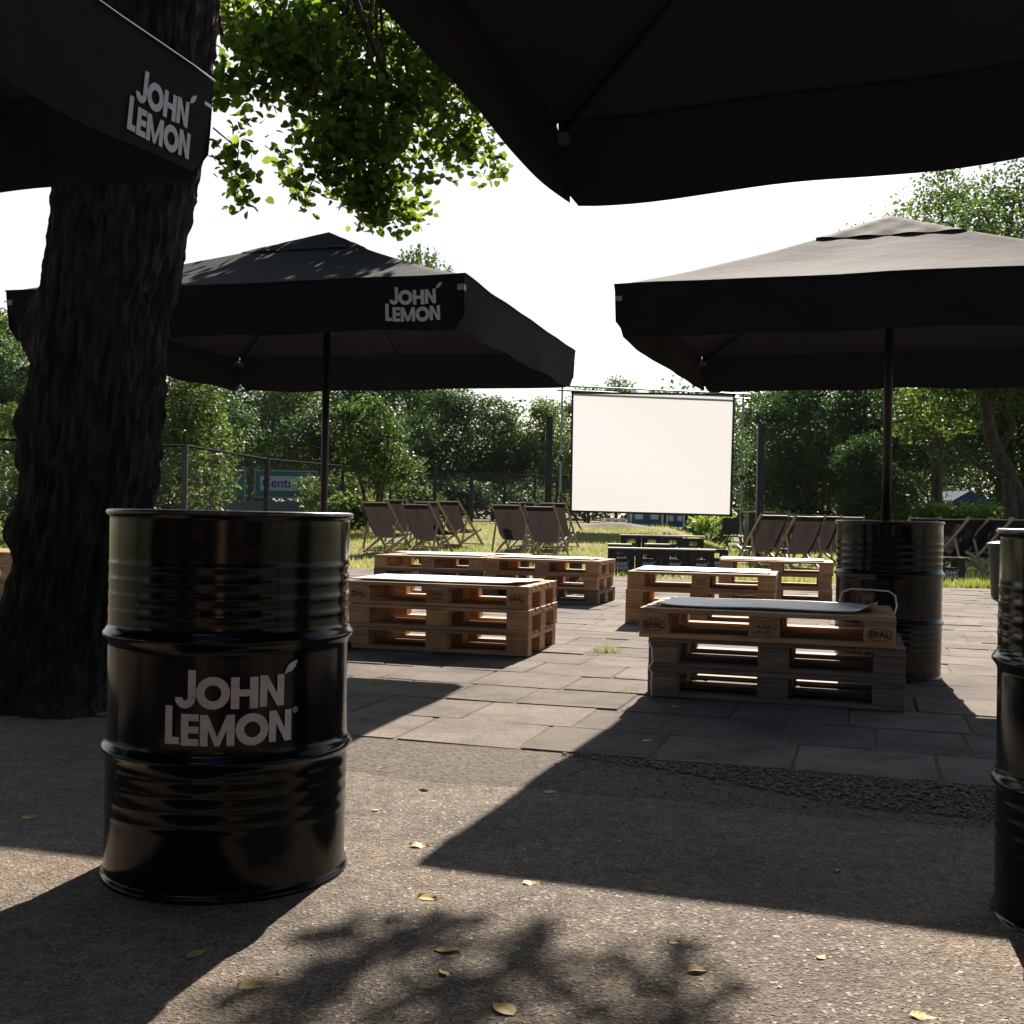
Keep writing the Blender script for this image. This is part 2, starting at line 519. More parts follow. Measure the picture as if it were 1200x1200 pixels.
def leafmat(name, c0, c1, t0, t1, trans=0.5):
    m, n, p = mat(name)
    a = N(n, 'ShaderNodeAttribute', attribute_name='tint')
    oi = n.nodes.new('ShaderNodeObjectInfo')
    r = ramp(n, a.outputs['Fac'], [(0.1, c0), (0.9, c1)])
    r2 = ramp(n, a.outputs['Fac'], [(0.1, t0), (0.9, t1)])
    ro = ramp(n, oi.outputs['Random'], [(0, (0.75, 0.8, 0.85)), (1, (1.15, 1.1, 1.0))])
    n.links.new(mixc(n, r.outputs[0], ro.outputs[0], 1.0, 'MULTIPLY'), p.inputs['Base Color'])
    p.inputs['Roughness'].default_value = 0.55
    p.inputs['Specular IOR Level'].default_value = 0.22
    tr = n.nodes.new('ShaderNodeBsdfTranslucent')
    n.links.new(mixc(n, r2.outputs[0], ro.outputs[0], 1.0, 'MULTIPLY'), tr.inputs[0])
    mx = n.nodes.new('ShaderNodeMixShader'); mx.inputs[0].default_value = trans
    out = n.nodes['Material Output']
    n.links.new(p.outputs[0], mx.inputs[1]); n.links.new(tr.outputs[0], mx.inputs[2]); n.links.new(mx.outputs[0], out.inputs[0])
    return m
M['leaf_near'] = leafmat('linden_leaf', (0.030, 0.065, 0.014), (0.055, 0.11, 0.022), (0.06, 0.13, 0.015), (0.36, 0.52, 0.05), 0.46)
M['leaf_dark'] = leafmat('dark_leaf', (0.020, 0.045, 0.017), (0.042, 0.080, 0.030), (0.03, 0.08, 0.018), (0.12, 0.22, 0.045), 0.34)
M['leaf_mid'] = leafmat('mid_leaf', (0.030, 0.062, 0.018), (0.065, 0.115, 0.028), (0.05, 0.12, 0.02), (0.30, 0.43, 0.06), 0.34)
M['leaf_bright'] = leafmat('bright_leaf', (0.07, 0.13, 0.02), (0.12, 0.19, 0.03), (0.30, 0.48, 0.05), (0.5, 0.62, 0.09), 0.5)
M['grass_blade'] = leafmat('grass_blade', (0.11, 0.14, 0.035), (0.30, 0.25, 0.10), (0.30, 0.38, 0.07), (0.58, 0.54, 0.19), 0.45)
M['yellow_leaf'] = leafmat('yellow_leaf', (0.48, 0.30, 0.08), (0.62, 0.50, 0.20), (0.4, 0.25, 0.05), (0.5, 0.35, 0.1), 0.2)

def grassground():
    m, n, p = mat('meadow_ground')
    c = coords(n)
    a = N(n, 'ShaderNodeTexNoise', i_Scale=0.7, i_Detail=6.0, i_Roughness=0.6); n.links.new(c, a.inputs['Vector'])
    b = N(n, 'ShaderNodeTexNoise', i_Scale=25.0, i_Detail=6.0, i_Roughness=0.7); n.links.new(c, b.inputs['Vector'])
    r = ramp(n, a.outputs[0], [(0.3, (0.10, 0.125, 0.035)), (0.5, (0.19, 0.18, 0.06)), (0.7, (0.29, 0.23, 0.11))])
    r2 = ramp(n, b.outputs[0], [(0.3, (0.55,) * 3), (0.7, (1.3,) * 3)])
    n.links.new(mixc(n, r.outputs[0], r2.outputs[0], 1.0, 'MULTIPLY'), p.inputs['Base Color'])
    p.inputs['Roughness'].default_value = 0.95
    bump(n, p, b.outputs[0], 0.8, 0.05)
    return m
M['meadow'] = grassground()

def chainlink():
    m, n, p = mat('chain_link')
    p.inputs['Base Color'].default_value = (0.02, 0.022, 0.022, 1)
    p.inputs['Roughness'].default_value = 0.5
    c = coords(n, 'UV')
    sep = n.nodes.new('ShaderNodeSeparateXYZ'); n.links.new(c, sep.inputs[0])
    outs = []
    for op in ('ADD', 'SUBTRACT'):
        s = N(n, 'ShaderNodeMath', operation=op); n.links.new(sep.outputs[0], s.inputs[0]); n.links.new(sep.outputs[1], s.inputs[1])
        k = N(n, 'ShaderNodeMath', operation='MULTIPLY'); n.links.new(s.outputs[0], k.inputs[0]); k.inputs[1].default_value = 14.0
        f = N(n, 'ShaderNodeMath', operation='FRACT'); n.links.new(k.outputs[0], f.inputs[0])
        l = N(n, 'ShaderNodeMath', operation='LESS_THAN'); n.links.new(f.outputs[0], l.inputs[0]); l.inputs[1].default_value = 0.17
        outs.append(l.outputs[0])
    mx = N(n, 'ShaderNodeMath', operation='MAXIMUM'); n.links.new(outs[0], mx.inputs[0]); n.links.new(outs[1], mx.inputs[1])
    n.links.new(mx.outputs[0], p.inputs['Alpha'])
    return m
M['chain'] = chainlink()

# ------------------------------------------------------------------ writing
def q(*pts): return [tuple(p) for p in pts]
def rect(x0, y0, x1, y1): return [(x0, y0), (x1, y0), (x1, y1), (x0, y1)]
def annulus(cx, cy, rx, ry, t, a0=0, a1=360, n=28):
    out = []
    for i in range(n):
        A = R(a0 + (a1 - a0) * i / n); B = R(a0 + (a1 - a0) * (i + 1) / n)
        out.append([(cx + math.cos(A) * rx, cy + math.sin(A) * ry), (cx + math.cos(B) * rx, cy + math.sin(B) * ry),
                    (cx + math.cos(B) * (rx - t), cy + math.sin(B) * (ry - t)), (cx + math.cos(A) * (rx - t), cy + math.sin(A) * (ry - t))])
    return out
def logo_polys(small=False):
    """the two-line wordmark; y up; unit = 1/100 of letter drawing; returns convex quads that do not overlap"""
    P = []
    Y = lambda v: 400 - v
    def H(x0, x1, yt, yb, s):
        P.append(rect(x0, yb, x0 + s, yt)); P.append(rect(x1 - s, yb, x1, yt))
        mid = (yt + yb) / 2
        P.append(rect(x0 + s, mid - 24, x1 - s, mid + 24))
    def Nn(x0, x1, yt, yb, s):
        P.append(rect(x0, yb, x0 + s, yt)); P.append(rect(x1 - s, yb, x1, yt))
        k = 88
        P.append([(x0 + s, yt - k), (x1 - s, yb), (x1 - s, yb + k), (x0 + s, yt)])
    # J
    P.append(rect(297, Y(352), 352, Y(165)))
    P.extend(annulus(278, Y(355), 74, 77, 55, 180, 360, 14))
    P.extend(annulus(470, Y(324), 116, 114, 58))
    H(592, 780, Y(215), Y(435), 58)
    Nn(792, 970, Y(207), Y(427), 52)
    # leaf over the N
    a = (972, Y(205)); b = (1076, Y(112)); n = 8
    ax = Vector((b[0] - a[0], b[1] - a[1])); nn = Vector((-ax.y, ax.x)).normalized()
    for i in range(n):
        s0, s1 = i / n, (i + 1) / n
        w0, w1 = 26 * math.sin(math.pi * s0), 26 * math.sin(math.pi * s1)
        p0 = Vector(a) + ax * s0; p1 = Vector(a) + ax * s1
        if i == 0: P.append([tuple(p0), tuple(p1 - nn * w1), tuple(p1 + nn * w1)])
        elif i == n - 1: P.append([tuple(p0 - nn * w0), tuple(p1), tuple(p0 + nn * w0)])
        else: P.append([tuple(p0 - nn * w0), tuple(p1 - nn * w1), tuple(p1 + nn * w1), tuple(p0 + nn * w0)])
    # L
    P.append(rect(134, Y(682), 188, Y(415))); P.append(rect(188, Y(682), 240, Y(632)))
    # E
    P.append(rect(252, Y(690), 306, Y(470)))
    for yy in (470, 556, 642): P.append(rect(306, Y(yy + 48), 376, Y(yy)))
    # M
    P.append(rect(386, Y(692), 440, Y(474))); P.append(rect(568, Y(692), 622, Y(474)))
    P.append([(440, Y(578)), (488, Y(692)), (504, Y(692)), (504, Y(630)), (440, Y(474))][:5])
    P.append([(504, Y(630)), (504, Y(692)), (520, Y(692)), (568, Y(578)), (568, Y(474))])
    P.extend(annulus(743, Y(582), 115, 113, 58))
    Nn(862, 1032, Y(460), Y(680), 52)
    if not small:
        P.extend(annulus(1064, Y(468), 21, 21, 5, n=14))
        P.append(rect(1056, Y(480), 1061, Y(456))); P.append(rect(1061, Y(461), 1070, Y(456))); P.append([(1064, Y(468)), (1070, Y(480)), (1074, Y(480)), (1068, Y(468))])
    c = (604, 0)
    return [[((x - c[0]) / 943.0, (y) / 943.0) for x, y in pl] for pl in P]   # width 1

def print_mesh(polys, width, fmap, step=0.02):
    bm = NB()
    for pl in polys:
        pts = [(x * width, y * width) for x, y in pl]
        if len(pts) == 4:
            e = max(math.dist(pts[0], pts[1]), math.dist(pts[3], pts[2])); g = max(math.dist(pts[1], pts[2]), math.dist(pts[0], pts[3]))
            nu = max(1, int(e / step + .5)); nv = max(1, int(g / step + .5))
            grid = []
            for i in range(nu + 1):
                s = i / nu; row = []
                for j in range(nv + 1):
                    t = j / nv
                    x = (1 - s) * (1 - t) * pts[0][0] + s * (1 - t) * pts[1][0] + s * t * pts[2][0] + (1 - s) * t * pts[3][0]
                    y = (1 - s) * (1 - t) * pts[0][1] + s * (1 - t) * pts[1][1] + s * t * pts[2][1] + (1 - s) * t * pts[3][1]
                    row.append(bm.verts.new(fmap(x, y)))
                grid.append(row)
            for i in range(nu):
                for j in range(nv):
                    bm.faces.new((grid[i][j], grid[i + 1][j], grid[i + 1][j + 1], grid[i][j + 1]))
        else:
            bm.faces.new([bm.verts.new(fmap(x, y)) for x, y in pts])
    return bm
LOGO = logo_polys()
LOGO_S = logo_polys(True)

def text_obj(name, s, size, m, parent, M4, bold=0.0):
    cu = bpy.data.curves.new(name, 'FONT')
    cu.body = s; cu.size = size; cu.align_x = 'CENTER'; cu.align_y = 'CENTER'; cu.offset = bold
    cu.resolution_u = 3
    t = bpy.data.objects.new(name, cu)
    COL.objects.link(t)
    bpy.context.view_layer.update()
    me = bpy.data.meshes.new_from_object(t.evaluated_get(bpy.context.evaluated_depsgraph_get()))
    bpy.data.objects.remove(t)
    me.transform(M4)
    me.name = name
    me.materials.clear()
    return link(name, me, m, parent)

# ------------------------------------------------------------------ ground
GA = R(-17)     # the paving's own direction
U = Vector((math.cos(GA), math.sin(GA), 0)); V = Vector((-math.sin(GA), math.cos(GA), 0))
E0 = Vector((-0.65, 4.55, 0))      # a point on the edge between asphalt and paving

def sheet(name, fx, xs, ys, m, kind='structure', z0=0.0):
    vs = []; fs = []
    for j, y in enumerate(ys):
        for i, x in enumerate(xs):
            X, Yy, Z = fx(x, y)
            vs.append((X, Yy, Z + z0))
    nx = len(xs)
    for j in range(len(ys) - 1):
        for i in range(nx - 1):
            fs.extend((j * nx + i, j * nx + i + 1, (j + 1) * nx + i + 1, (j + 1) * nx + i))
    me = np_mesh(name, np.array(vs), fs, 4)
    me.polygons.foreach_set('use_smooth', [True] * len(me.polygons))
    o = link(name, me, m)
    tag(o, kind=kind)
    return o
xs = list(np.concatenate([np.linspace(-600, -40, 10), np.linspace(-36, 40, 90), np.linspace(45, 600, 10)]))
ys = list(np.concatenate([np.linspace(-60, 15, 12), np.linspace(15.5, 46, 70), np.linspace(50, 900, 14)]))
sheet('ground', lambda x, y: (x, y, gz(x, y)), xs, ys, M['meadow'])
# asphalt
def asp(x, y):
    p = E0 + U * x + V * (y)
    return (p.x, p.y, 0.004)
sheet('asphalt', asp, list(np.linspace(-12, 12, 20)), list(np.linspace(-12, 0.03, 16)), M['asphalt'])
M['old_asphalt'] = plain('old_dark_asphalt', (0.125, 0.108, 0.090), 0.95, nscale=70, nvar=0.55, bstr=0.7, spec=0.15)
def patch_edge(x, y):
    q_ = y if y > -.5 else y + .05 * noise.noise(Vector((x * 2.5, 0, 0))) + .02 * noise.noise(Vector((x * 14, 3, 0)))
    p = E0 + U * x + V * q_
    return (p.x, p.y, 0.008 if y > -.52 else .0045)
sheet('asphalt_patch', patch_edge, list(np.linspace(-.4, 6, 220)), list(np.linspace(-.56, 0.02, 9)), M['old_asphalt'])
# paving bed
GR_D = 12.55      # depth of the paving in the V direction, up to the meadow
sheet('paving_bed', lambda x, y: (E0 + U * x + V * y + Vector((0, 0, 0.0085)))[:], list(np.linspace(-14, 14, 20)), list(np.linspace(0.0, GR_D + .05, 16)), M['joint'])
# slabs
def make_slabs():
    V_, F_, T_ = [], [], []
    row = 0; y = 0.0
    r = random.Random(3)
    S = 0.5
    while y < GR_D - .1:
        x = -13 + r.uniform(0, .5)
        dep = S
        while x < 13:
            wd = S if r.random() < .8 else S * 0.7
            c = E0 + U * (x + wd / 2) + V * (y + dep / 2)
            # only within what can be seen
            if not (-9 < c.x < 11): x += wd; continue
            g = 0.002 + r.random() * 0.004
            tl = r.random() * .6 + .2
            tilt = (r.uniform(-.0025, .0025), r.uniform(-.0025, .0025)); hz = 0.0125 + r.uniform(-.002, .003)
            rot = r.uniform(-.006, .006)
            hw, hd = wd / 2 - g, dep / 2 - g
            b = 0.006
            base = len(V_)
            rings = [(hw, hd, -0.02), (hw, hd, hz - b), (hw - b, hd - b, hz)]
            crn = [(r.random() < .08) * r.uniform(.02, .07) for _ in range(4)]
            for (a_, d_, z_) in rings:
                for k, (sx, sy) in enumerate(((-1, -1), (1, -1), (1, 1), (-1, 1))):
                    # each corner as two points (chipped corners)
                    ch = max(0.006, crn[k])
                    if k in (0, 2): pp = ((sx * a_, sy * (d_ - ch)), (sx * (a_ - ch), sy * d_))
                    else: pp = ((sx * (a_ - ch), sy * d_), (sx * a_, sy * (d_ - ch)))
                    for (lx, ly) in pp:
                        rx = lx - ly * rot; ry = ly + lx * rot
                        p = c + U * rx + V * ry
                        zz = z_ + (tilt[0] * rx / .25 + tilt[1] * ry / .25 if z_ > 0 else 0)
                        V_.append((p.x, p.y, zz))
                        T_.append(tl)
            for q_ in range(2):
                for k in range(8):
                    F_.append((base + q_ * 8 + k, base + q_ * 8 + (k + 1) % 8, base + (q_ + 1) * 8 + (k + 1) % 8, base + (q_ + 1) * 8 + k))
            F_.append(tuple(base + 16 + k for k in range(8)))
            x += wd
        y += dep
        row += 1
    me = bpy.data.meshes.new('paving')
    me.from_pydata(V_, [], F_)
    a = me.attributes.new('tint', 'FLOAT', 'POINT'); a.data.foreach_set('value', T_)
    o = link('paving', me, M['slab']); tag(o, kind='structure')
make_slabs()

def scatter_stones(name, pts, smin, smax, m):
    n = len(pts)
    base = np.array([(1, 0, 0), (-1, 0, 0), (0, 1, 0), (0, -1, 0), (0, 0, 1), (0, 0, -1)], float)
    fc = np.array([(0, 2, 4), (2, 1, 4), (1, 3, 4), (3, 0, 4), (2, 0, 5), (1, 2, 5), (3, 1, 5), (0, 3, 5)])
    s = rng.uniform(smin, smax, n)[:, None, None] * rng.uniform(.5, 1.2, (n, 6, 1))
    ang = rng.uniform(0, 6.28, n); ca, sa = np.cos(ang), np.sin(ang)
    B = np.repeat(base[None], n, 0) * s
    B[:, :, 2] *= .6
    X = B[:, :, 0] * ca[:, None] - B[:, :, 1] * sa[:, None]; Y = B[:, :, 0] * sa[:, None] + B[:, :, 1] * ca[:, None]
    B[:, :, 0] = X; B[:, :, 1] = Y
    V_ = (np.array(pts)[:, None, :] + B).reshape(-1, 3)
    F_ = (fc[None] + (np.arange(n) * 6)[:, None, None]).ravel()
    me = np_mesh(name, V_, F_, 3, np.repeat(rng.random(n), 6))
    return link(name, me, m)
# coarse gravel along the paving edge, right hand side
gp = []
while len(gp) < 10000:
    x = random.uniform(0.9, 4.5); y = -random.uniform(0.0, .55) - .01
    lim = .05 + .42 * sst(0.9, 2.2, x) + .05 * noise.noise(Vector((x * 3, 0, 2)))
    if -y > lim and random.random() > .12 * math.exp((lim + y) * 8): continue
    p = E0 + U * x + V * y
    gp.append((p.x, p.y, 0.009 + random.random() * .006))
o = scatter_stones('gravel', gp, .003, .011, M['gravel']); tag(o, 'reddish brown gravel strewn along the edge of the paving slabs', 'gravel', kind='stuff')
# loose grit on the asphalt
M['grit'] = plain('pale_grit', (0.30, 0.26, 0.22), 0.45, nscale=300, nvar=0.6)
gp = []
for _ in range(16000):
    d = random.uniform(1.7, 4.6); x = random.uniform(-.5, .5) * d
    p = Vector((x, d, 0.0045))
    if (p - E0).dot(V) > -.02: continue
    gp.append(p[:])
o = scatter_stones('grit', gp, .0012, .0032, M['grit']); tag(o, 'fine pale grit scattered over the asphalt', 'grit', kind='stuff')

# ------------------------------------------------------------------ barrels
def barrel_profile():
    prof = []
    Rb = 0.291
    ribs = [(.645, .0014, .010), (.682, .0014, .010), (.719, .0014, .010), (.756, .0014, .010), (.165, .0014, .010), (.2, .0014, .010), (.235, .0014, .010), (.27, .0014, .010), (.588, .013, .017), (.315, .013, .017)]
    prof.append((0.25, 0.012))
    prof += [(0.285, 0.012), (0.285, 0.0), (0.297, 0.0), (0.300, 0.006), (0.297, 0.014), (0.2915, 0.018)]
    z = 0.022
    while z < .868:
        r = Rb
        for (zc, a, wd) in ribs:
            r += a * math.exp(-((z - zc) / wd) ** 2 * 1.6)
        prof.append((r, z)); z += 0.0045
    prof += [(0.2915, 0.869), (0.297, 0.872), (0.300, 0.878), (0.297, 0.884), (0.289, 0.885), (0.2855, 0.880), (0.2855, 0.866)]
    return prof
def make_barrel(label, x, y, z=0.0, rz=0.0, logo=False, sc=1.0):
    t = empty('steel_barrel', label, 'barrel', (x, y, z), rz, 'black steel barrels')
    bm = NB(); lathe(bm, barrel_profile(), 128)
    body = obj('body', bm, M['barrel'], t, True)
    # slight dents
    for v in body.data.vertices:
        a = math.atan2(v.co.y, v.co.x)
        d = 0.0025 * noise.noise(Vector((math.cos(a) * 1.8, math.sin(a) * 1.8, v.co.z * 3 + x * 5)))
        f = 1 + d / .29 * sst(.86, .8, v.co.z) * sst(.03, .1, v.co.z)
        v.co.x *= f; v.co.y *= f
    bm = NB()
    rings = lathe(bm, [(0.283, 0.850), (0.270, 0.846), (0.262, 0.852), (0.05, 0.853), (0.0005, 0.853)], 64)
    lid = obj('lid', bm, M['barrel'], t, True)
    bm = NB(); lathe(bm, [(0.0345, 0.853), (0.036, 0.862), (0.030, 0.864), (0.0, 0.862)], 20, (0.17, 0.05, 0)); obj('bung', bm, M['rim'], lid, True)
    bm = NB(); tube(bm, [(0.2925 * math.cos(k / 72 * 2 * math.pi), 0.2925 * math.sin(k / 72 * 2 * math.pi), 0.8795) for k in range(72)], 0.0078, 8, closed=True)
    obj('rim', bm, M['rim'], t, True)
    if logo:
        Rr = 0.2965
        f = lambda u, v: Vector((math.sin(u / Rr) * Rr, -math.cos(u / Rr) * Rr, 0.452 + v))
        obj('printed_logo', print_mesh(LOGO, .305, f, .012), M['print'], t)
    return t
b1x = (273 - 600) / F * 2.88
make_barrel('large foreground black barrel with white two-line logo, left of the pallet stacks', b1x, 2.88, 0.002, R(15), True)
make_barrel('plain black barrel with a parasol pole rising from it, behind the grey-matted pallets', 2.17, 6.62, 0.012, 0.6)
make_barrel('black barrel cut off by the right edge of the photo', 1.405, 2.57, -0.006, 2.1)

# ------------------------------------------------------------------ umbrellas
def make_umbrella(label, cx, cy, ang, half, zc, zp, val=0.255, logos=(), seed=0, base=.5, pole_bottom=0.0, tilt=0.0):
    """logos: (side, offset along the side) ; side 0 = front(-v), 1 = right(+u), 2 = back, 3 = left"""
    t = empty('parasol', label, 'parasol', (cx, cy, 0), ang, 'black square parasols')
    t.rotation_euler = (0, tilt, ang)
    sag = lambda m, e: -0.03 * math.sin(math.pi * min(1, m)) - 0.004 * m * (1 - e * e)
    def Z(s, q_):
        m = max(abs(s), abs(q_)); e = (min(abs(s), abs(q_)) / m) if m > 1e-6 else 0
        wr = 0.012 * noise.noise(Vector((s * 3 + seed, q_ * 3, 1.7))) * m
        return zc + (zp - .06 - zc) * (1 - m) + sag(m, e) * (0.5 + m * .5) + wr
    bm = NB(); n = 32
    # four triangular panels with their own edges on the corner ridges
    for k in range(4):
        rot = Matrix.Rotation(k * math.pi / 2, 3, 'Z')
        rows = []
        for j in range(n + 1):
            m = max(j / n, 0.001)
            row = []
            for i in range(n + 1):
                s = (i / n * 2 - 1) * m
                p = rot @ Vector((s, -m, 0))
                z = Z(p.x, p.y)
                # scalloped billow between ribs
                a = abs(i / n * 2 - 1)
                z -= 0.006 * m * abs(math.sin(math.pi * a * 1.0))
                row.append(bm.verts.new((p.x * half, p.y * half, z)))
            rows.append(row)
        for j in range(n):
            for i in range(n):
                bm.faces.new((rows[j][i], rows[j + 1][i], rows[j + 1][i + 1], rows[j][i + 1]))
    bmesh.ops.remove_doubles(bm, verts=bm.verts, dist=0.002)
    canopy = obj('canopy', bm, M['canvas'], t, True)
    # valance: four flaps, slit at the corners
    nn = 48; nv = 10
    def vpos(k, u, d):
        """u in [-1,1] along side k, d metres below the edge"""
        rot = Matrix.Rotation(k * math.pi / 2, 3, 'Z')
        p0 = rot @ Vector((u, -1, 0))
        z = Z(p0.x * .9999, p0.y * .9999) - 0.006 * abs(math.sin(math.pi * abs(u)))
        out = rot @ Vector((0, -1, 0))
        bil = (0.016 * noise.noise(Vector((u * 2.5 + k * 7 + seed, d * 2, 0.3))) + 0.010 * math.sin(u * 7 + k + seed)) * (d / val)
        # flaps lean in a little
        p = Vector((p0.x * half, p0.y * half, z - d)) + out * (bil + 0.003 - 0.03 * (d / val)) 
        return p
    for k in range(4):
        bm = NB(); rows = []
        for j in range(nv + 1):
            row = []
            for i in range(nn + 1):
                u = i / nn * 2 - 1
                d = j / nv * val
                ed = (1 - abs(u)) * half
                # rounded lower corners
                rc = 0.07; lim = val
                if ed < rc: lim = val - rc + math.sqrt(max(0, rc * rc - (rc - ed) ** 2))
                wav = 0.006 * math.sin(u * 9 + k * 2 + seed)
                sl = 1 - 0.006 / half * (d / val) * sst(.8, 1, abs(u))
                row.append(bm.verts.new(vpos(k, u * sl, min(d, lim) + wav * j / nv)))
            rows.append(row)
        for j in range(nv):
            for i in range(nn):
                bm.faces.new((rows[j][i], rows[j + 1][i], rows[j + 1][i + 1], rows[j][i + 1]))
        vl = obj('valance', bm, M['canvas'], t, True)
        for (side, off, wdt, drop) in logos:
            if side == k:
                f = lambda u, v, k=k, off=off, drop=drop: vpos(k, (off + u) / half, drop - v) + (Matrix.Rotation(k * math.pi / 2, 3, 'Z') @ Vector((0, -0.004, 0)))
                obj('printed_logo', print_mesh(LOGO_S, wdt, f, .02), M['print_cloth'], vl)
    # hem cord along the edge
    bm = NB(); pts = []
    for k in range(4):
        for i in range(24):
            u = i / 24 * 2 - 1
            pts.append(vpos(k, u, 0) + Vector((0, 0, 0.004)))
    tube(bm, pts, 0.006, 6, closed=True); obj('hem', bm, M['canvas'], t, True)
    # vent cap
    bm = NB(); n2 = 20; vh = 0.30
    grid = []
    for j in range(n2 + 1):
        row = []
        for i in range(n2 + 1):
            s = i / n2 * 2 - 1; q_ = j / n2 * 2 - 1
            m = max(abs(s), abs(q_)); e = (min(abs(s), abs(q_)) / m) if m > 1e-6 else 0
            zz = Z(s * vh / 1.0, q_ * vh / 1.0) + 0.007 + 0.012 * (1 - m) + 0.005 * math.sin(s * 11 + seed) * math.cos(q_ * 9) * m
            row.append(bm.verts.new((s * vh * half, q_ * vh * half, zz)))
        grid.append(row)
    for j in range(n2):
        for i in range(n2):
            bm.faces.new((grid[j][i], grid[j][i + 1], grid[j + 1][i + 1], grid[j + 1][i]))
    obj('vent', bm, M['canvas'], t, True)
    # pole and frame
    bm = NB(); tube(bm, [(0, 0, pole_bottom), (0, 0, zp - .11)], .0245, 20); obj('pole', bm, M['blackmetal'], t, True)
    bm = NB(); lathe(bm, [(.026, zp - .14), (.055, zp - .14), (.055, zp - .10), (.026, zp - .10)], 16); obj('hub', bm, M['blackmetal'], t)
    zh = zc + .0
    bm = NB(); lathe(bm, [(.026, zh - .05), (.034, zh - .05), (.034, zh), (.058, zh), (.058, zh + .035), (.026, zh + .035)], 16); obj('runner', bm, M['blackmetal'], t)
    for k in range(8):
        a = k * math.pi / 4
        L = 1.0 if k % 2 == 0 else 1.0
        dx, dy = (math.cos(a), math.sin(a))
        mm = max(abs(dx), abs(dy)); dx /= mm; dy /= mm
        bm = NB()
        P = [Vector((dx * half * s, dy * half * s, Z(dx * s, dy * s) - 0.035 - .01 * (s < .1))) for s in (0.04, .25, .5, .75, .985)]
        P[0].z = zp - .12
        tube(bm, P, .009, 6)
        rb = obj('rib', bm, M['blackmetal'], t)
        bm = NB()
        e = Vector((dx * half * .5, dy * half * .5, Z(dx * .5, dy * .5) - 0.05))
        s0 = Vector((dx, dy, 0)).normalized() * .05 + Vector((0, 0, zh + .018))
        tube(bm, [s0, e], .0075, 6)
        obj('strut', bm, M['grey_metal'] if k % 3 == 0 else M['blackmetal'], rb)
    # small corner straps
    for k in (0, 1, 2, 3):
        a = math.pi / 4 + k * math.pi / 2
        bm = NB(); c = Vector((math.copysign(half, math.cos(a)), math.copysign(half, math.sin(a)), Z(.999, .999) - .06)) * 1.0
        box(bm, c.x * .985, c.y * .985, c.z, .035, .035, .03)
        obj('corner_strap', bm, M['grey_metal'], t)
    if base:
        bm = NB(); box(bm, 0, 0, .03, base, base, .05); bmesh.ops.bevel(bm, geom=list(bm.edges), offset=.008, segments=2, affect='EDGES')
        bs = obj('base', bm, M['blackmetal'], t)
        bm = NB(); tube(bm, [(0, 0, .055), (0, 0, .35)], .033, 16); obj('sleeve', bm, M['blackmetal'], bs)
    return t
UR = R(-19)
make_umbrella('open black parasol standing in the barrel right of the cinema screen, sunlit top', 2.15, 6.62, UR, 1.30, 2.06, 2.70, seed=2, base=False, pole_bottom=.86)
k_ = 1.06
make_umbrella('open black parasol with a logo near its right corner, left behind the tree trunk', -1.17 * k_, 7.16 * k_, R(-15), 1.30 * k_, .89 + 1.16 * k_, .89 + 1.78 * k_, .27, logos=((0, 1.10, .315, .125),), seed=5)
make_umbrella('dark parasol overhead at top right, seen from below with a notched corner', 1.10, 1.68, R(-16.5), 1.30, 2.10, 2.74, seed=9, base=.2, tilt=R(-3.2))
make_umbrella('dark parasol corner at top left with a slanting logo over the tree trunk', -2.44, 2.26, R(-15), 1.30, 2.07, 2.71, .27, logos=((1, 1.07, .29, .155),), seed=13)

# ------------------------------------------------------------------ pallets
PARTS = []
def pallet_proto():
    t = empty('pallet', 'pallet', 'pallet')
    def part(name, cx, cy, cz, sx, sy, sz):
        bm = NB(); box(bm, 0, 0, 0, sx, sy, sz)
        bmesh.ops.bevel(bm, geom=list(bm.edges), offset=.0025, segments=1, affect='EDGES')
        o = obj(name, bm, M['pallet'], t); o.location = (cx, cy, cz)
        return o
    for y, wd in ((.0725, .145), (.2375, .1), (.4, .145), (.5625, .1), (.7275, .145)):
        part('top_board', .6, y, .133, 1.2, wd, .0215)
    for x in (.0725, .6, 1.1275):
        part('cross_board', x, .4, .111, .145, .8, .0215)
    for x, wx in ((.0725, .145), (.6, .145), (1.1275, .145)):
        for y, wy in ((.05, .1), (.4, .145), (.75, .1)):
            part('block', x, y, .0610, wx - .002, wy - .002, .0775)
    for y, wd in ((.05, .1), (.4, .145), (.75, .1)):
        part('bottom_board', .6, y, .011, 1.2, wd, .0215)
    return t
PP = pallet_proto()
used = [False]
TEXTS = {}
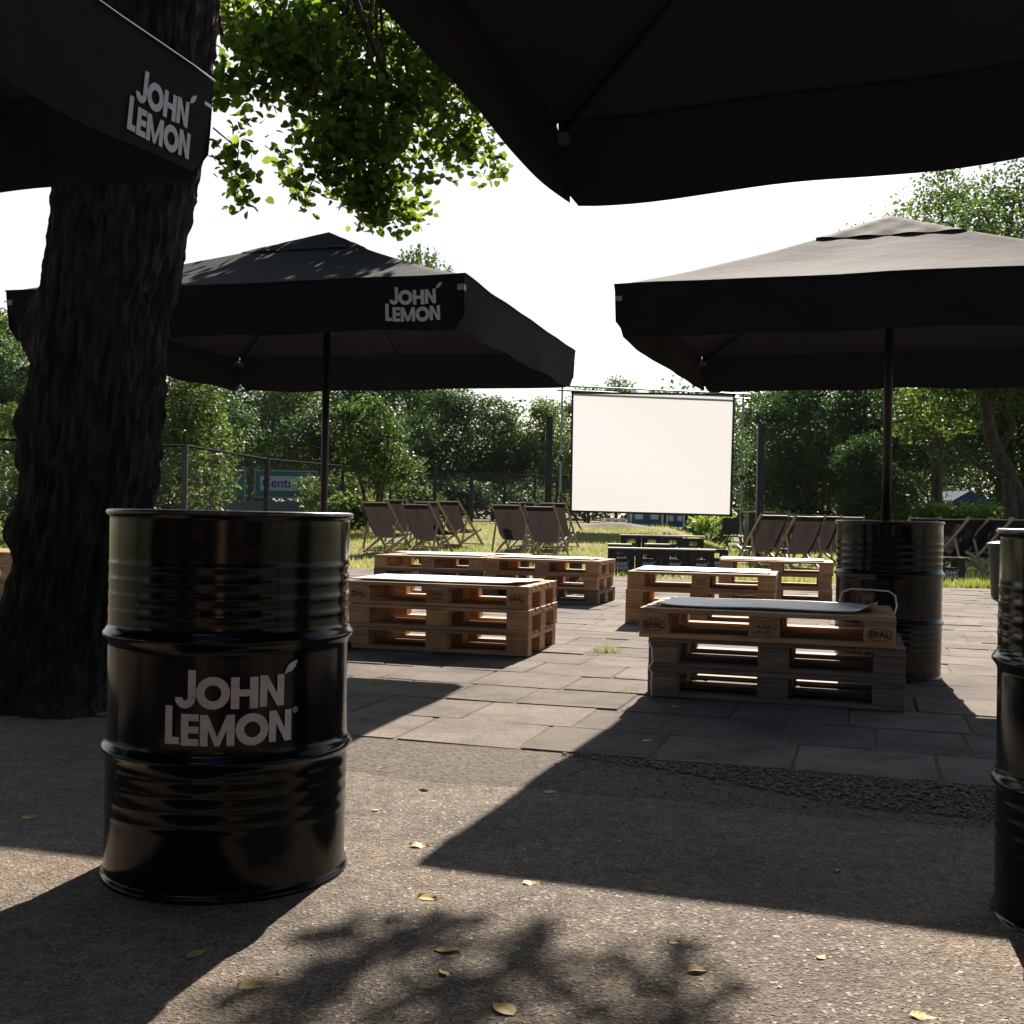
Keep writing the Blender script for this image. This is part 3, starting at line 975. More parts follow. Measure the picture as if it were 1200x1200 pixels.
def stamp(pallet, x, z, kind):
    """burnt stamps on the blocks of the long side"""
    if kind not in TEXTS:
        base = Matrix.Rotation(R(90), 4, 'X')
        if kind == 'oval':
            o = text_obj('stamp', 'EPAL', .042, M['ink'], None, base, .001)
            bm = NB(); bm.from_mesh(o.data)
            for pl in annulus(0, 0, .056, .031, .0035, n=32):
                bm.faces.new([bm.verts.new((a, 0, b)) for a, b in pl])
            bm.to_mesh(o.data); bm.free()
        else:
            o = text_obj('stamp', 'PL EUR', .022, M['ink'], None, Matrix.Translation((0, 0, .014)) @ base, .0005)
            o2 = text_obj('stamp', 'HT - 4521', .017, M['ink'], None, Matrix.Translation((0, 0, -.012)) @ base, .0005)
            bm = NB(); bm.from_mesh(o.data); bm.from_mesh(o2.data)
            for pl in (rect(-.05, -.031, .05, -.029), rect(-.05, .029, .05, .031), rect(-.05, -.029, -.048, .029), rect(.048, -.029, .05, .029)):
                bm.faces.new([bm.verts.new((a, 0, b)) for a, b in pl])
            bm.to_mesh(o.data); bm.free()
            bpy.data.objects.remove(o2)
        me = o.data
        bpy.data.objects.remove(o)
        TEXTS[kind] = me
    s = link('stamp', TEXTS[kind], M['ink'], None)
    blk = [c for c in pallet.children if c.name.startswith('block') and abs(c.location.x - x) < .02 and c.location.y < .1][0]
    s.parent = blk
    s.location = (0, -(blk.location.y) - 0.0015, z)
def stack(px_left, d_left, ang, names, where, old=(), jit=.012, n=3, X=None, stamps=()):
    out = []
    p0 = Vector(((px_left - 600) / F * d_left if X is None else X, d_left, 0.016))
    for i in range(n):
        c = PP if not used[0] else copy_tree(PP)
        used[0] = True
        lay = ('bottom', 'middle', 'top')[i] if n == 3 else ('bottom', 'top')[i]
        a = ang + random.uniform(-.012, .012)
        ox = random.uniform(-jit, jit); oy = random.uniform(-jit, jit)
        if names == 'P1' and i < 2: ox += .035; oy += .015
        c.location = (p0.x + ox, p0.y + oy, p0.z + i * .1445)
        c.rotation_euler = (0, 0, a)
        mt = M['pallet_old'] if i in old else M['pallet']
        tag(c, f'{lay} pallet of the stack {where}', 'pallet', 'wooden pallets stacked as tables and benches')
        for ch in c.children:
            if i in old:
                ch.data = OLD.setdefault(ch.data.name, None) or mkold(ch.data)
        out.append(c)
    return out, p0
OLD = {}
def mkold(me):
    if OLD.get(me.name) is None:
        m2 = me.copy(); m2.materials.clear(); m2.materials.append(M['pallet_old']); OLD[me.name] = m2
    return OLD[me.name]

def mat_sheet(p0, ang, label, lx=1.15, ly=.7, ox=.02, oy=.05, z=.432, curl=.0, seed=0, rot=0.0):
    t = None
    bm = NB(); nx, ny = 40, 16
    vt = {}
    for side in (0, 1):
        for i in range(nx + 1):
            for j in range(ny + 1):
                x = i / nx * lx; y = j / ny * ly
                # clipped right corners
                zz = 0.004 + .006 * (noise.noise(Vector((x * 2.2 + seed, y * 2, 0))) + .5) + side * .005
                cr = sst(lx - .14, lx, x) * sst(.35, 0.0, y) + .4 * sst(.1, 0, x) * sst(.3, 0, y)
                zz += curl * cr ** 2
                xx = x - (.10 * sst(.75 * ly, ly, y) * (i / nx) if curl > .03 else 0)
                vt[(side, i, j)] = bm.verts.new((xx + .01 * noise.noise(Vector((y * 3 + seed, 0, x))), y + .008 * noise.noise(Vector((x * 3 + seed, 1, 0))), zz))
    for i in range(nx):
        for j in range(ny):
            bm.faces.new([vt[(1, i, j)], vt[(1, i + 1, j)], vt[(1, i + 1, j + 1)], vt[(1, i, j + 1)]])
            bm.faces.new([vt[(0, i, j + 1)], vt[(0, i + 1, j + 1)], vt[(0, i + 1, j)], vt[(0, i, j)]])
    for i in range(nx):
        bm.faces.new([vt[(0, i, 0)], vt[(0, i + 1, 0)], vt[(1, i + 1, 0)], vt[(1, i, 0)]])
        bm.faces.new([vt[(0, i + 1, ny)], vt[(0, i, ny)], vt[(1, i, ny)], vt[(1, i + 1, ny)]])
    for j in range(ny):
        bm.faces.new([vt[(0, 0, j + 1)], vt[(0, 0, j)], vt[(1, 0, j)], vt[(1, 0, j + 1)]])
        bm.faces.new([vt[(0, nx, j)], vt[(0, nx, j + 1)], vt[(1, nx, j + 1)], vt[(1, nx, j)]])
    o = obj('seat_mat', bm, M['mat'], None, True)
    o.location = p0 + Matrix.Rotation(ang, 3, 'Z') @ Vector((ox, oy, 0)) + Vector((0, 0, z + .003)); o.rotation_euler = (0, 0, ang + rot)
    tag(o, label, 'mat', 'pale mats on the pallets')
    return o
A1 = R(-16.5)
P0r = Vector((.11, 7.13, .016)); p0l = P0r - Vector((math.cos(R(-15)), math.sin(R(-15)), 0)) * 1.2
s0, p0 = stack(0, p0l.y, R(-15), 'P0', 'just right of the logo barrel', X=p0l.x)
mat_sheet(p0, R(-15), 'sunlit white mat on the pallet stack just right of the logo barrel', 1.16, .66, -.03, .06, curl=.012, seed=3)
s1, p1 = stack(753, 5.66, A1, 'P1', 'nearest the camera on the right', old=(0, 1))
mat_sheet(p1, A1, 'ribbed grey mat with a curled corner on the near right pallet stack', 1.05, .62, .06, .10, curl=.05, seed=1)
a2 = R(-17)
P2r = Vector((.87, 11.5, .016)); p2l = P2r - Vector((math.cos(a2), math.sin(a2), 0)) * 1.2
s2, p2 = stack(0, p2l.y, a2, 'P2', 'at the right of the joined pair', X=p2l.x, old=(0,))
mat_sheet(p2, a2, 'white mat on the right half of the paired pallet stacks behind the near left one', 1.05, .6, .06, .12, seed=5)
p3l = p2l - Vector((math.cos(a2), math.sin(a2), 0)) * 1.23
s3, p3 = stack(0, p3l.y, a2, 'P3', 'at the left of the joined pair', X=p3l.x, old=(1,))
mat_sheet(p3, a2, 'white mat on the left half of the paired pallet stacks', .9, .5, .22, .22, seed=6)
s4, p4 = stack(736, 9.53, R(-13.5), 'P4', 'in front of the crate benches')
mat_sheet(p4, R(-13.5), 'white mat on the pallet stack in front of the crate benches', 1.1, .68, .05, .08, seed=8)
s5, p5 = stack(843, 12.6, R(-14), 'P5', 'in front of the right deckchairs')
mat_sheet(p5, R(-14), 'white mat on the far right pallet stack in front of the deckchairs', 1.12, .62, .0, .1, seed=9)
s6, p6 = stack(-108, 11.3, R(-14), 'P6', 'at the left edge behind the tree')
for s, xs_ in ((s1[2], (.0725, 1.1275)), (s0[2], (.0725, 1.1275))):
    for x in xs_: stamp(s, x, 0, 'oval')
    stamp(s, .6, 0, 'brand')
stamp(s2[2], .0725, 0, 'brand'); stamp(s3[2], .6, 0, 'brand'); stamp(s4[2], .6, 0, 'brand')

# white wire hoop behind the near right stack, and the cord at its left
bm = NB()
hp = [at(986, 724, 6.0), at(984, 703, 6.02), at(987, 694, 6.02), at(997, 690, 6.02), at(1020, 691, 6.02), at(1042, 693, 6.02), at(1049, 698, 6.02), at(1051, 710, 6.0), at(1048, 720, 5.98), at(1042, 723, 5.97), at(1032, 722, 5.9)]
tube(bm, hp, .0042, 8)
o = obj('wire_handle', bm, M['whitewire'], None, True); tag(o, 'bent white wire loop standing beside the grey mat in front of the barrel', 'wire loop')
bm = NB()
cp = [at(760, 751, 5.60), at(764, 760, 5.585), at(765, 775, 5.58), at(760, 783, 5.58), at(764, 788, 5.575), at(763, 805, 5.585), at(764, 817, 5.6)]
tube(bm, cp, .0045, 6)
o = obj('cord', bm, M['whitewire'], None, True); tag(o, 'pale cord hanging down the left end of the near right pallets', 'cord')

# ------------------------------------------------------------------ crates
def crate_proto():
    w_, d_, h_ = .40, .30, .385
    t = empty('crate', 'crate', 'crate')
    bm = NB(); th = .012
    # front/back walls with a handle opening
    def wall(y, sgn):
        hx, hz0, hz1 = .085, h_ - .145, h_ - .06
        box(bm, 0, y, hz0 / 2, w_, th, hz0)
        box(bm, 0, y, (hz1 + h_) / 2, w_, th, h_ - hz1)
        for s in (-1, 1):
            box(bm, s * (hx + w_ / 2) / 2, y, (hz0 + hz1) / 2, w_ / 2 - hx, th, hz1 - hz0)
    wall(-d_ / 2 + th / 2, -1); wall(d_ / 2 - th / 2, 1)
    for s in (-1, 1):
        x = s * (w_ / 2 - th / 2 + .001)
        box(bm, x, 0, (h_ - .145) / 2, th, d_ - 2 * th, h_ - .145)
        box(bm, x, 0, h_ - .03, th, d_ - 2 * th, .06)
        for q_ in (-1, 1): box(bm, x, q_ * (.06 + d_ / 2 - th) / 2, h_ - .1025, th, d_ / 2 - th - .06, .085)
    box(bm, 0, 0, .008, w_ - .03, d_ - .03, .012)
    obj('shell', bm, M['plastic'], t)
    bm = NB()
    for z in (h_ - .008, .012):
        box(bm, 0, -d_ / 2 - .003, z, w_ + .012, .006, .016); box(bm, 0, d_ / 2 + .003, z, w_ + .012, .006, .016)
    for s in (-1, 1): box(bm, s * (w_ / 2 - .008), -d_ / 2 - .004, h_ / 2, .016, .005, h_ - .05)
    obj('ribbing', bm, M['plastic'], t)
    f = lambda u, v: Vector((u, -d_ / 2 - .002, h_ - .245 + v))
    obj('printed_logo', print_mesh(LOGO_S, .23, f, .1), M['print_cloth'], t)
    return t
CP = crate_proto(); cused = [False]
def put_crate(x, y, a, label, dz=0.0):
    c = CP if not cused[0] else copy_tree(CP)
    cused[0] = True
    c.location = (x, y, gz(x, y) + dz); c.rotation_euler = (0, 0, a)
    tag(c, label, 'crate', 'black plastic drinks crates used as seats')
    return c
def plank(x, y, z, a, lx, ly, label, m='board', cat='board', name='bench_board', th=.022):
    bm = NB(); box(bm, 0, 0, th / 2, lx, ly, th); bmesh.ops.bevel(bm, geom=list(bm.edges), offset=.003, segments=1, affect='EDGES')
    o = obj(name, bm, M[m]); o.location = (x, y, z); o.rotation_euler = (0, 0, a)
    tag(o, label, cat, 'boards laid on crates')
def crate_bench(cx, cy, a, n, where, ordw):
    u = Vector((math.cos(a), math.sin(a), 0)); zt = 0
    for i in range(n):
        p = Vector((cx, cy, 0)) + u * (i - (n - 1) / 2) * .415
        c = put_crate(p.x, p.y, a, f'{ordw[i]} crate under the board bench {where}')
        zt = max(zt, c.location.z + .386)
    plank(cx, cy, zt + .002, a, n * .415 + .04, .34, f'pale board laid over the row of black crates {where}')
O4 = ('leftmost', 'second from left', 'third from left', 'rightmost')
ab = R(-12)
c_ = at(775, 645, 18.3); crate_bench(c_.x, 18.3, R(-6), 4, 'nearest the paving below the screen', O4)
c_ = at(776, 630, 23.2); crate_bench(c_.x, 23.2, R(-6), 4, 'farther back below the screen', O4)
c_ = at(543, 645, 14.5); crate_bench(c_.x, 14.5, R(-8), 4, 'behind the paired pallet stacks', O4)
for (px, d, lb, top) in ((727, 20.0, 'single crate stool with pale top, left between the two board benches', True), (771, 20.2, 'single crate stool with pale top, in the middle between the two board benches', True),
                         (807, 19.6, 'dark-topped crate stool, right between the two board benches', False), (839, 19.4, 'open crate without a board, right of the board benches', False),
                         (1112, 17.3, 'open black crate on the grass edge, right of the parasol barrel', False),
                         (662, 13.7, 'crate behind the paired pallets, the left one showing between their boards', False), (690, 13.5, 'crate behind the paired pallets, showing at their right end', False)):
    x = (px - 600) / F * d
    if px in (662, 690): c = put_crate(x, d, R(-10), lb, .016)
    else: c = put_crate(x, d, R(random.uniform(-10, 4)), lb)
    if top: plank(x, d, c.location.z + .388, c.rotation_euler.z, .42, .33, lb.replace('single crate stool with pale top', 'small pale board on the crate stool'))

# ------------------------------------------------------------------ deckchairs
def sling_profile():
    top = Vector((-.50, .93)); fr = Vector((.40, .36))
    P = []
    for i in range(25):
        s = i / 24
        a = Vector((-.50, .93)); b = Vector((-.16, .22)); c = Vector((.02, .25)); d = fr
        p = a * (1 - s) ** 3 + b * 3 * s * (1 - s) ** 2 + c * 3 * s * s * (1 - s) + d * s ** 3
        P.append(p)
    return P
def chair_proto():
    t = empty('deckchair', 'deckchair', 'deckchair')
    W = .285
    for s in (-1, 1):
        bm = NB(); bar(bm, (s * W, -.53, 1.0), (s * W, .50, 0.0), .026, .045, Vector((0, .7, .7))); obj('back_rail', bm, M['chairwood'], t)
        bm = NB(); bar(bm, (s * (W - .032), -.48, 0.02), (s * (W - .032), .44, .39), .026, .045, Vector((0, .4, -.9))); obj('seat_rail', bm, M['chairwood'], t)
        bm = NB(); bar(bm, (s * (W + .03), -.22, .62), (s * (W + .03), -.40, .07), .024, .04, Vector((0, .9, .2))); obj('strut', bm, M['chairwood'], t)
    for (y, z, wd) in ((-.505, .965, W * 2), (.41, .365, W * 2 - .06), (-.43, .045, W * 2 - .06), (.44, .055, W * 2)):
        bm = NB(); tube(bm, [(-wd / 2, y, z), (wd / 2, y, z)], .014, 8); obj('crossbar', bm, M['chairwood'], t)
    P = sling_profile(); bm = NB(); rows = []; nx = 8
    for i, p in enumerate(P):
        rows.append([bm.verts.new(((k / nx - .5) * .52, p.x + .008, p.y - .015 * math.sin(math.pi * k / nx))) for k in range(nx + 1)])
    for i in range(len(rows) - 1):
        for k in range(nx): bm.faces.new((rows[i][k], rows[i][k + 1], rows[i + 1][k + 1], rows[i + 1][k]))
    sl = obj('sling', bm, M['sling'], t, True)
    bm = NB(); box(bm, 0, 0, 0, .522, .05, .07, Matrix.Translation((0, -.492, .93)) @ Matrix.Rotation(R(22), 4, 'X')); obj('hem', bm, M['slingprint'], sl)
    # line drawing on the back of the sling
    Ls = [0.0]
    for i in range(1, len(P)): Ls.append(Ls[-1] + (P[i] - P[i - 1]).length)
    def pos(u, v):   # v = distance down from the top
        for i in range(1, len(P)):
            if Ls[i] >= v: break
        f = (v - Ls[i - 1]) / (Ls[i] - Ls[i - 1]); a = P[i - 1].lerp(P[i], f)
        tn = (P[i] - P[i - 1]).normalized()
        return Vector((u, a.x + .008 + tn.y * .005, a.y - tn.x * .005 - .015 * math.sin(math.pi * (u / .52 + .5))))
    lines = [[(-.05, .15), (-.045, .11), (-.02, .085), (.02, .085), (.045, .11), (.05, .15)], [(-.075, .16), (0, .175), (.075, .16)], [(-.04, .17), (-.035, .215), (0, .235), (.035, .215), (.04, .17)],
             [(-.02, .235), (-.05, .30), (-.10, .37), (-.11, .45)], [(.02, .235), (.05, .31), (.04, .40), (.09, .47)], [(-.03, .36), (.0, .39), (-.05, .44), (-.01, .48)]]
    bm = NB()
    for ln in lines:
        for (a, b) in zip(ln[:-1], ln[1:]):
            a_ = Vector(a); b_ = Vector(b); dd = (b_ - a_).normalized(); nn = Vector((-dd.y, dd.x)) * .0045
            bm.faces.new([bm.verts.new(pos(*c)) for c in (a_ - nn, b_ - nn, b_ + nn, a_ + nn)])
    obj('line_drawing', bm, M['slingprint'], sl)
    return t
DP = chair_proto(); dused = [False]
def chair(px, d, a, label, group, sc=1.0):
    c = DP if not dused[0] else copy_tree(DP)
    dused[0] = True
    x = (px - 600) / F * d
    c.location = (x, d, gz(x, d)); c.rotation_euler = (0, 0, R(a)); c.scale = (sc, sc, sc)
    tag(c, label, 'deckchair', group)
ga, gb, gc, gd = 'deckchairs left of the screen near the fence', 'deckchairs just left of the screen', 'deckchairs right of the screen', 'deckchairs at the far right behind the barrels'
chair(455, 22.6, -24, 'front left deckchair of the five near the fence, nearest the logo barrel', ga)
chair(503, 21.9, -26, 'front right deckchair of the five near the fence', ga)
chair(478, 25.0, -28, 'rear left deckchair of the five, behind the front left one', ga)
chair(515, 24.3, -30, 'rear middle deckchair of the five, overlapping the front right one', ga)
chair(540, 25.2, -32, 'rear right deckchair of the five, standing clear by the fence post', ga)
chair(604, 22.6, -22, 'front left deckchair of the group next to the screen', gb)
chair(642, 22.0, -20, 'front right deckchair of the group next to the screen', gb)
chair(622, 24.8, -24, 'deckchair behind the gap of the front pair next to the screen', gb)
chair(656, 24.6, -20, 'rear right deckchair beside the screen, half hidden', gb)
chair(892, 21.6, 17, 'front left deckchair of the group right of the screen', gc)
chair(934, 21.0, 13, 'front right deckchair of the group right of the screen', gc)
chair(905, 24.0, 12, 'rear left deckchair behind the front pair right of the screen', gc)
chair(956, 23.2, 14, 'deckchair partly hidden behind the front right one, right of the screen', gc)
chair(984, 23.6, 8, 'rightmost deckchair of the group, just left of the parasol barrel', gc)
chair(1072, 21.8, 2, 'leftmost deckchair of the far right row, behind the parasol barrel', gd)
chair(1100, 21.8, 8, 'second deckchair of the far right row, just right of the parasol pole', gd)
chair(1123, 21.0, 26, 'third deckchair of the far right row, turned aside', gd)
chair(1143, 21.0, 30, 'fourth deckchair of the far right row, above the bin', gd)
chair(1168, 20.4, 32, 'rightmost deckchair of the far right row, over the cut off barrel', gd)

# ------------------------------------------------------------------ screen, posts, tables
t = empty('cinema_screen', 'big white outdoor projection screen in a black frame', 'projection screen', (0, 0, 0))
SD = 33.0
TL, TR, BL, BR = at(671, 460, SD), at(860, 463, SD), at(669, 599, SD), at(856, 604, SD)
def quadgrid(a, b, c, d, nx, ny, f=None):
    bm = NB(); g = []
    for j in range(ny + 1):
        row = []
        for i in range(nx + 1):
            s, q_ = i / nx, j / ny
            p = (a * (1 - s) + b * s) * (1 - q_) + (c * (1 - s) + d * s) * q_
            if f: p = p + f(s, q_)
            row.append(bm.verts.new(p))
        g.append(row)
    for j in range(ny):
        for i in range(nx): bm.faces.new((g[j][i], g[j][i + 1], g[j + 1][i + 1], g[j + 1][i]))
    return bm
obj('screen_cloth', quadgrid(BL, BR, TL, TR, 20, 16, lambda s, q_: Vector((0, .02 * math.sin(q_ * 5 + s * 3), 0))), M['screen'], t, True)
bm = NB()
for a, b in ((TL, TR), (TR, BR), (BR, BL), (BL, TL)):
    dd = (b - a).normalized() * .04
    bar(bm, a - dd + Vector((0, -.03, 0)), b + dd + Vector((0, -.03, 0)), .055, .055, Vector((0, 1, 0)))
obj('frame', bm, M['blackmetal'], t)
LP, RP = at(659, 452, SD + .15), at(871, 462, SD + .15)
for P_ in (LP, RP):
    g_ = gz(P_.x, P_.y)
    bm = NB(); tube(bm, [(P_.x, P_.y, g_ + .1), (P_.x, P_.y, g_ + 2.2)], .04, 10)
    tube(bm, [(P_.x, P_.y, g_ + 2.1), (P_.x, P_.y, P_.z)], .028, 10)
    st = obj('stand', bm, M['grey_metal'], t)
    for k in range(3):
        a = k * 2.094 + .5
        bm = NB(); tube(bm, [(P_.x, P_.y, g_ + 1.1), (P_.x + .75 * math.cos(a), P_.y + .75 * math.sin(a), g_ + .02)], .025, 8); obj('leg', bm, M['blackmetal'], st)
    bm = NB(); lathe(bm, [(.03, 2.0), (.06, 2.02), (.06, 2.16), (.03, 2.18)], 12, (P_.x, P_.y, g_)); obj('clamp', bm, M['blackmetal'], st)
for dz, nm in ((0, 'truss_tube'), (-.13, 'truss_tube')):
    bm = NB(); tube(bm, [LP + Vector((-.15, 0, dz)), RP + Vector((.2, 0, dz - (.0 if dz == 0 else -.0)))], .025, 8); obj(nm, bm, M['grey_metal'], t)
# posts
for px, ytop, d, lb in ((642, 489, 26.0, 'black square post left of the screen behind the deckchairs'), (890, 497, 26.0, 'black square post right of the screen behind the deckchairs')):
    x = (px - 600) / F * d + .0; zt = at(px, ytop, d).z; g_ = gz(x, d)
    tt = empty('post', lb, 'post', (x, d, g_), 0, 'black posts beside the screen')
    bm = NB(); box(bm, 0, 0, (zt - g_) / 2, .15, .15, zt - g_); bmesh.ops.bevel(bm, geom=list(bm.edges), offset=.008, segments=1, affect='EDGES'); obj('shaft', bm, M['blackmetal'], tt)
    bm = NB(); box(bm, 0, 0, .012, .3, .3, .02); obj('base_plate', bm, M['blackmetal'], tt)
    bm = NB(); box(bm, 0, 0, zt - g_ + .006, .17, .17, .012); obj('cap', bm, M['blackmetal'], tt)
# box tables
for px, ytop, d, lb in ((641, 590, 27.0, 'black box table with a pale top at the left post'), (889, 599, 27.0, 'black box table with a pale top at the right post')):
    x = (px - 600) / F * d; zt = at(px, ytop, d).z; g_ = gz(x, d); h = zt - g_
    tt = empty('box_table', lb, 'table', (x, d, g_), 0, 'black box tables by the posts')
    bm = NB(); box(bm, 0, 0, h * .62, .56, .5, h * .7); obj('cabinet', bm, M['plastic'], tt)
    for sx in (-1, 1):
        for sy in (-1, 1):
            bm = NB(); box(bm, sx * .25, sy * .22, h * .135, .04, .04, h * .26); obj('leg', bm, M['blackmetal'], tt)
    bm = NB(); box(bm, 0, 0, h * .97 + .013, .66, .56, .025); obj('table_top', bm, M['board'], tt)
# extra black folding seat right of the screen foot
x = (862 - 600) / F * 29; g_ = gz(x, 29)
tt = empty('folding_seat', 'low black folding seat beside the right screen stand', 'seat', (x, 29, g_), .4)
bm = NB(); box(bm, 0, 0, .42, .5, .4, .03); obj('seat', bm, M['blackmetal'], tt)
bm = NB(); box(bm, 0, .2, .68, .5, .03, .4); obj('backrest', bm, M['blackmetal'], tt)
for sx in (-1, 1):
    for sy in (-1, 1):
        bm = NB(); bar(bm, (sx * .23, sy * .18, .4), (sx * .25, -sy * .22, 0), .025, .025); obj('leg', bm, M['blackmetal'], tt)
# litter bin
bx, by = 5.86, 13.6
tt = empty('litter_bin', 'dark green round litter bin between the barrels on the paving', 'bin', (bx, by, .016))
bm = NB(); lathe(bm, [(0, .01), (.17, .01), (.175, .02), (.215, .60), (.225, .6), (.225, .625), (.21, .625), (.2, .58), (.16, .05), (0, .05)], 28); obj('body', bm, M['bin'], tt, True)
bm = NB(); lathe(bm, [(.228, .60), (.235, .605), (.235, .645), (.225, .655), (.12, .675), (0, .68)], 28); obj('lid', bm, M['bin'], tt, True)

# ------------------------------------------------------------------ fence
FP = [(-60, 20.5, 512), (60, 21.8, 518), (140, 23.0, 521), (217, 24.8, 522), (313, 29.0, 538), (402, 33.0, 546), (458, 35, 548), (510, 36.5, 550), (553, 37.5, 554), (592, 39.0, 556), (627, 40.5, 558), (653, 42.0, 559), (690, 43.5, 560)]
ft = empty('fence', 'dark chain-link fence on posts running behind the deckchairs', 'fence')
pts = []
for px, d, yt in FP:
    p = at(px, yt, d); pts.append(p)
    g_ = gz(p.x, p.y)
    bm = NB()
    rad = .065 if px in (313, 553, 510, 217) else .045
    tube(bm, [(p.x, p.y, g_ - .1), (p.x, p.y, p.z + .02)], rad, 10)
    obj('post', bm, M['dull_metal'] if px == 217 else M['blackmetal'], ft)
bm = NB(); tube(bm, pts, .028, 6); obj('top_rail', bm, M['matte_black'], ft)
bm = NB(); uvl = bm.loops.layers.uv.new('UVMap'); run = 0
for a, b in zip(pts[:-1], pts[1:]):
    L = (b - a).length; ga_, gb_ = gz(a.x, a.y), gz(b.x, b.y)
    vs = [bm.verts.new((a.x, a.y + .05, ga_ + .03)), bm.verts.new((b.x, b.y + .05, gb_ + .03)), bm.verts.new((b.x, b.y + .05, b.z - .02)), bm.verts.new((a.x, a.y + .05, a.z - .02))]
    f = bm.faces.new(vs)
    for lp, uv in zip(f.loops, ((run, 0), (run + L, 0), (run + L, b.z - gb_), (run, a.z - ga_))): lp[uvl].uv = uv
    run += L
obj('wire_mesh', bm, M['chain'], ft)

# ------------------------------------------------------------------ road signs
def sign(px0, px1, y0, y1, d, lb, txt=False):
    a, b = at(px0, y0, d), at(px1, y1, d)
    w_ = b.x - a.x; h = a.z - b.z; cx = (a.x + b.x) / 2; cz = (a.z + b.z) / 2
    g_ = gz(cx, d)
    tt = empty('road_sign', lb, 'road sign', (cx, d, g_), 0, 'green road signs beyond the fence')
    bm = NB(); box(bm, 0, 0, cz - g_, w_, .06, h); pn = obj('panel', bm, M['green_sign'], tt)
    bm = NB()
    for s in (-1, 1):
        box(bm, 0, -.034, cz - g_ + s * (h / 2 - .05), w_ - .06, .008, .035); box(bm, s * (w_ / 2 - .05), -.034, cz - g_, .035, .008, h - .15)
    obj('border', bm, M['white_paint'], pn)
    for s in (-1, 1):
        bm = NB(); tube(bm, [(s * w_ * .33, .1, 0), (s * w_ * .33, .1, cz - g_ + h / 2)], .06, 8); obj('post', bm, M['grey_metal'], tt)
    if txt:
        bm = NB(); box(bm, 0, -.036, cz - g_ + h * .03, w_ * .8, .01, h * .5); wp = obj('white_field', bm, M['white_paint'], pn)
        text_obj('lettering', 'Centrum', h * .45, M['bluetext'], wp, Matrix.Translation((0, -.045, cz - g_ + h * .03)) @ Matrix.Rotation(R(90), 4, 'X'), .012)
    else:
        bm = NB(); bar(bm, (-w_ * .32, -.04, cz - g_ - h * .3), (w_ * .3, -.04, cz - g_ + h * .32), .09, .01, Vector((0, 1, 0))); obj('stripe', bm, M['white_paint'], pn)
sign(262, 288, 549, 588, 56, 'narrow green road sign with a white diagonal, left of the lettered one')
sign(298, 372, 550, 585, 57, 'wide green road sign with blue lettering on a white field', True)
# concrete road barrier beneath
M['concrete'] = plain('grey_concrete', (0.16, 0.17, 0.18), 0.8)
a = at(200, 590, 55)
bm = NB(); box(bm, (at(200, 590, 55).x + at(400, 590, 55).x) / 2, 55, gz(-12, 55) + .35, 9.0, .25, .7); o = obj('road_barrier', bm, M['concrete']); tag(o, 'grey low barrier under the green road signs', 'barrier')

# ------------------------------------------------------------------ things far below the screen
SHD = 38.5
for (px0, px1, y0, lb, cm) in ((739, 777, 602, 'dark blue hut panel with white shutters, left of three under the screen', 'blue_paint'), (781, 802, 603, 'blue hut panel with two white shutters, middle of three under the screen', 'blue_paint'),
                           (806, 828, 604, 'grey blue hut panel with a white frame, right of three under the screen', 'blue_paint')):
    x0, x1 = (px0 - 600) / F * SHD, (px1 - 600) / F * SHD; g_ = gz((x0 + x1) / 2, SHD); h = at(px0, y0 - 6, SHD).z - g_; cx = (x0 + x1) / 2; w_ = x1 - x0
    tt = empty('hut', lb, 'hut', (cx, SHD, g_), 0, 'blue huts behind the screen')
    bm = NB(); box(bm, 0, .6, h / 2, w_, 1.2, h); wl = obj('wall', bm, M[cm], tt)
    for s in (-1, 1):
        bm = NB(); box(bm, s * (w_ / 2 - .02), -.012, h / 2, .06, .02, h); obj('trim', bm, M['white_paint'], wl)
    for s in (-1, 1):
        bm = NB(); box(bm, s * w_ * .24, -.015, h * .5, w_ * .24, .025, h * .3); obj('shutter', bm, M['white_paint'], wl)
    bm = NB(); box(bm, 0, .6, h + .03, w_ + .1, 1.4, .05); obj('roof', bm, M['grey_metal'], tt)
# soil heap / boards
def mound(name, cx, cy, rx, ry, h, m, label, cat, kind=None):
    bm = NB(); n = 28; k = 10; rings = []
    for j in range(k + 1):
        r = j / k
        ring = []
        for i in range(n):
            a = 2 * math.pi * i / n
            q_ = r * (1 + .12 * noise.noise(Vector((math.cos(a) * 1.5, math.sin(a) * 1.5, cx))))
            x, y = cx + rx * q_ * math.cos(a), cy + ry * q_ * math.sin(a)
            z = gz(x, y) - .05 + h * (math.cos(min(1, r) * math.pi) * .5 + .5) + .06 * h * noise.noise(Vector((x * 3, y * 3, 1)))
            ring.append(bm.verts.new((x, y, z)))
        rings.append(ring)
    for j in range(k):
        for i in range(n): bm.faces.new((rings[j][i], rings[j][(i + 1) % n], rings[j + 1][(i + 1) % n], rings[j + 1][i]))
    o = obj(name, bm, m, None, True); tag(o, label, cat, kind=kind)
mound('soil_heap', (720 - 600) / F * 36, 36, 2.2, 1.0, .22, M['soil'], 'low brown heap of soil behind the screen foot', 'soil heap')
for k, (px, lb) in enumerate(((712, 'stack of whitish boards left behind the screen bottom'), (728, 'stack of whitish boards nearer the blue huts'))):
    x = (px - 600) / F * 38; g_ = gz(x, 38)
    tt = empty('board_stack', lb, 'boards', (x, 38, g_), 0, 'board stacks behind the screen')
    for j in range(3):
        bm = NB(); box(bm, random.uniform(-.03, .03), 0, .05 + j * .07, .4, .8, .045); obj('board', bm, M['white_paint'], tt)

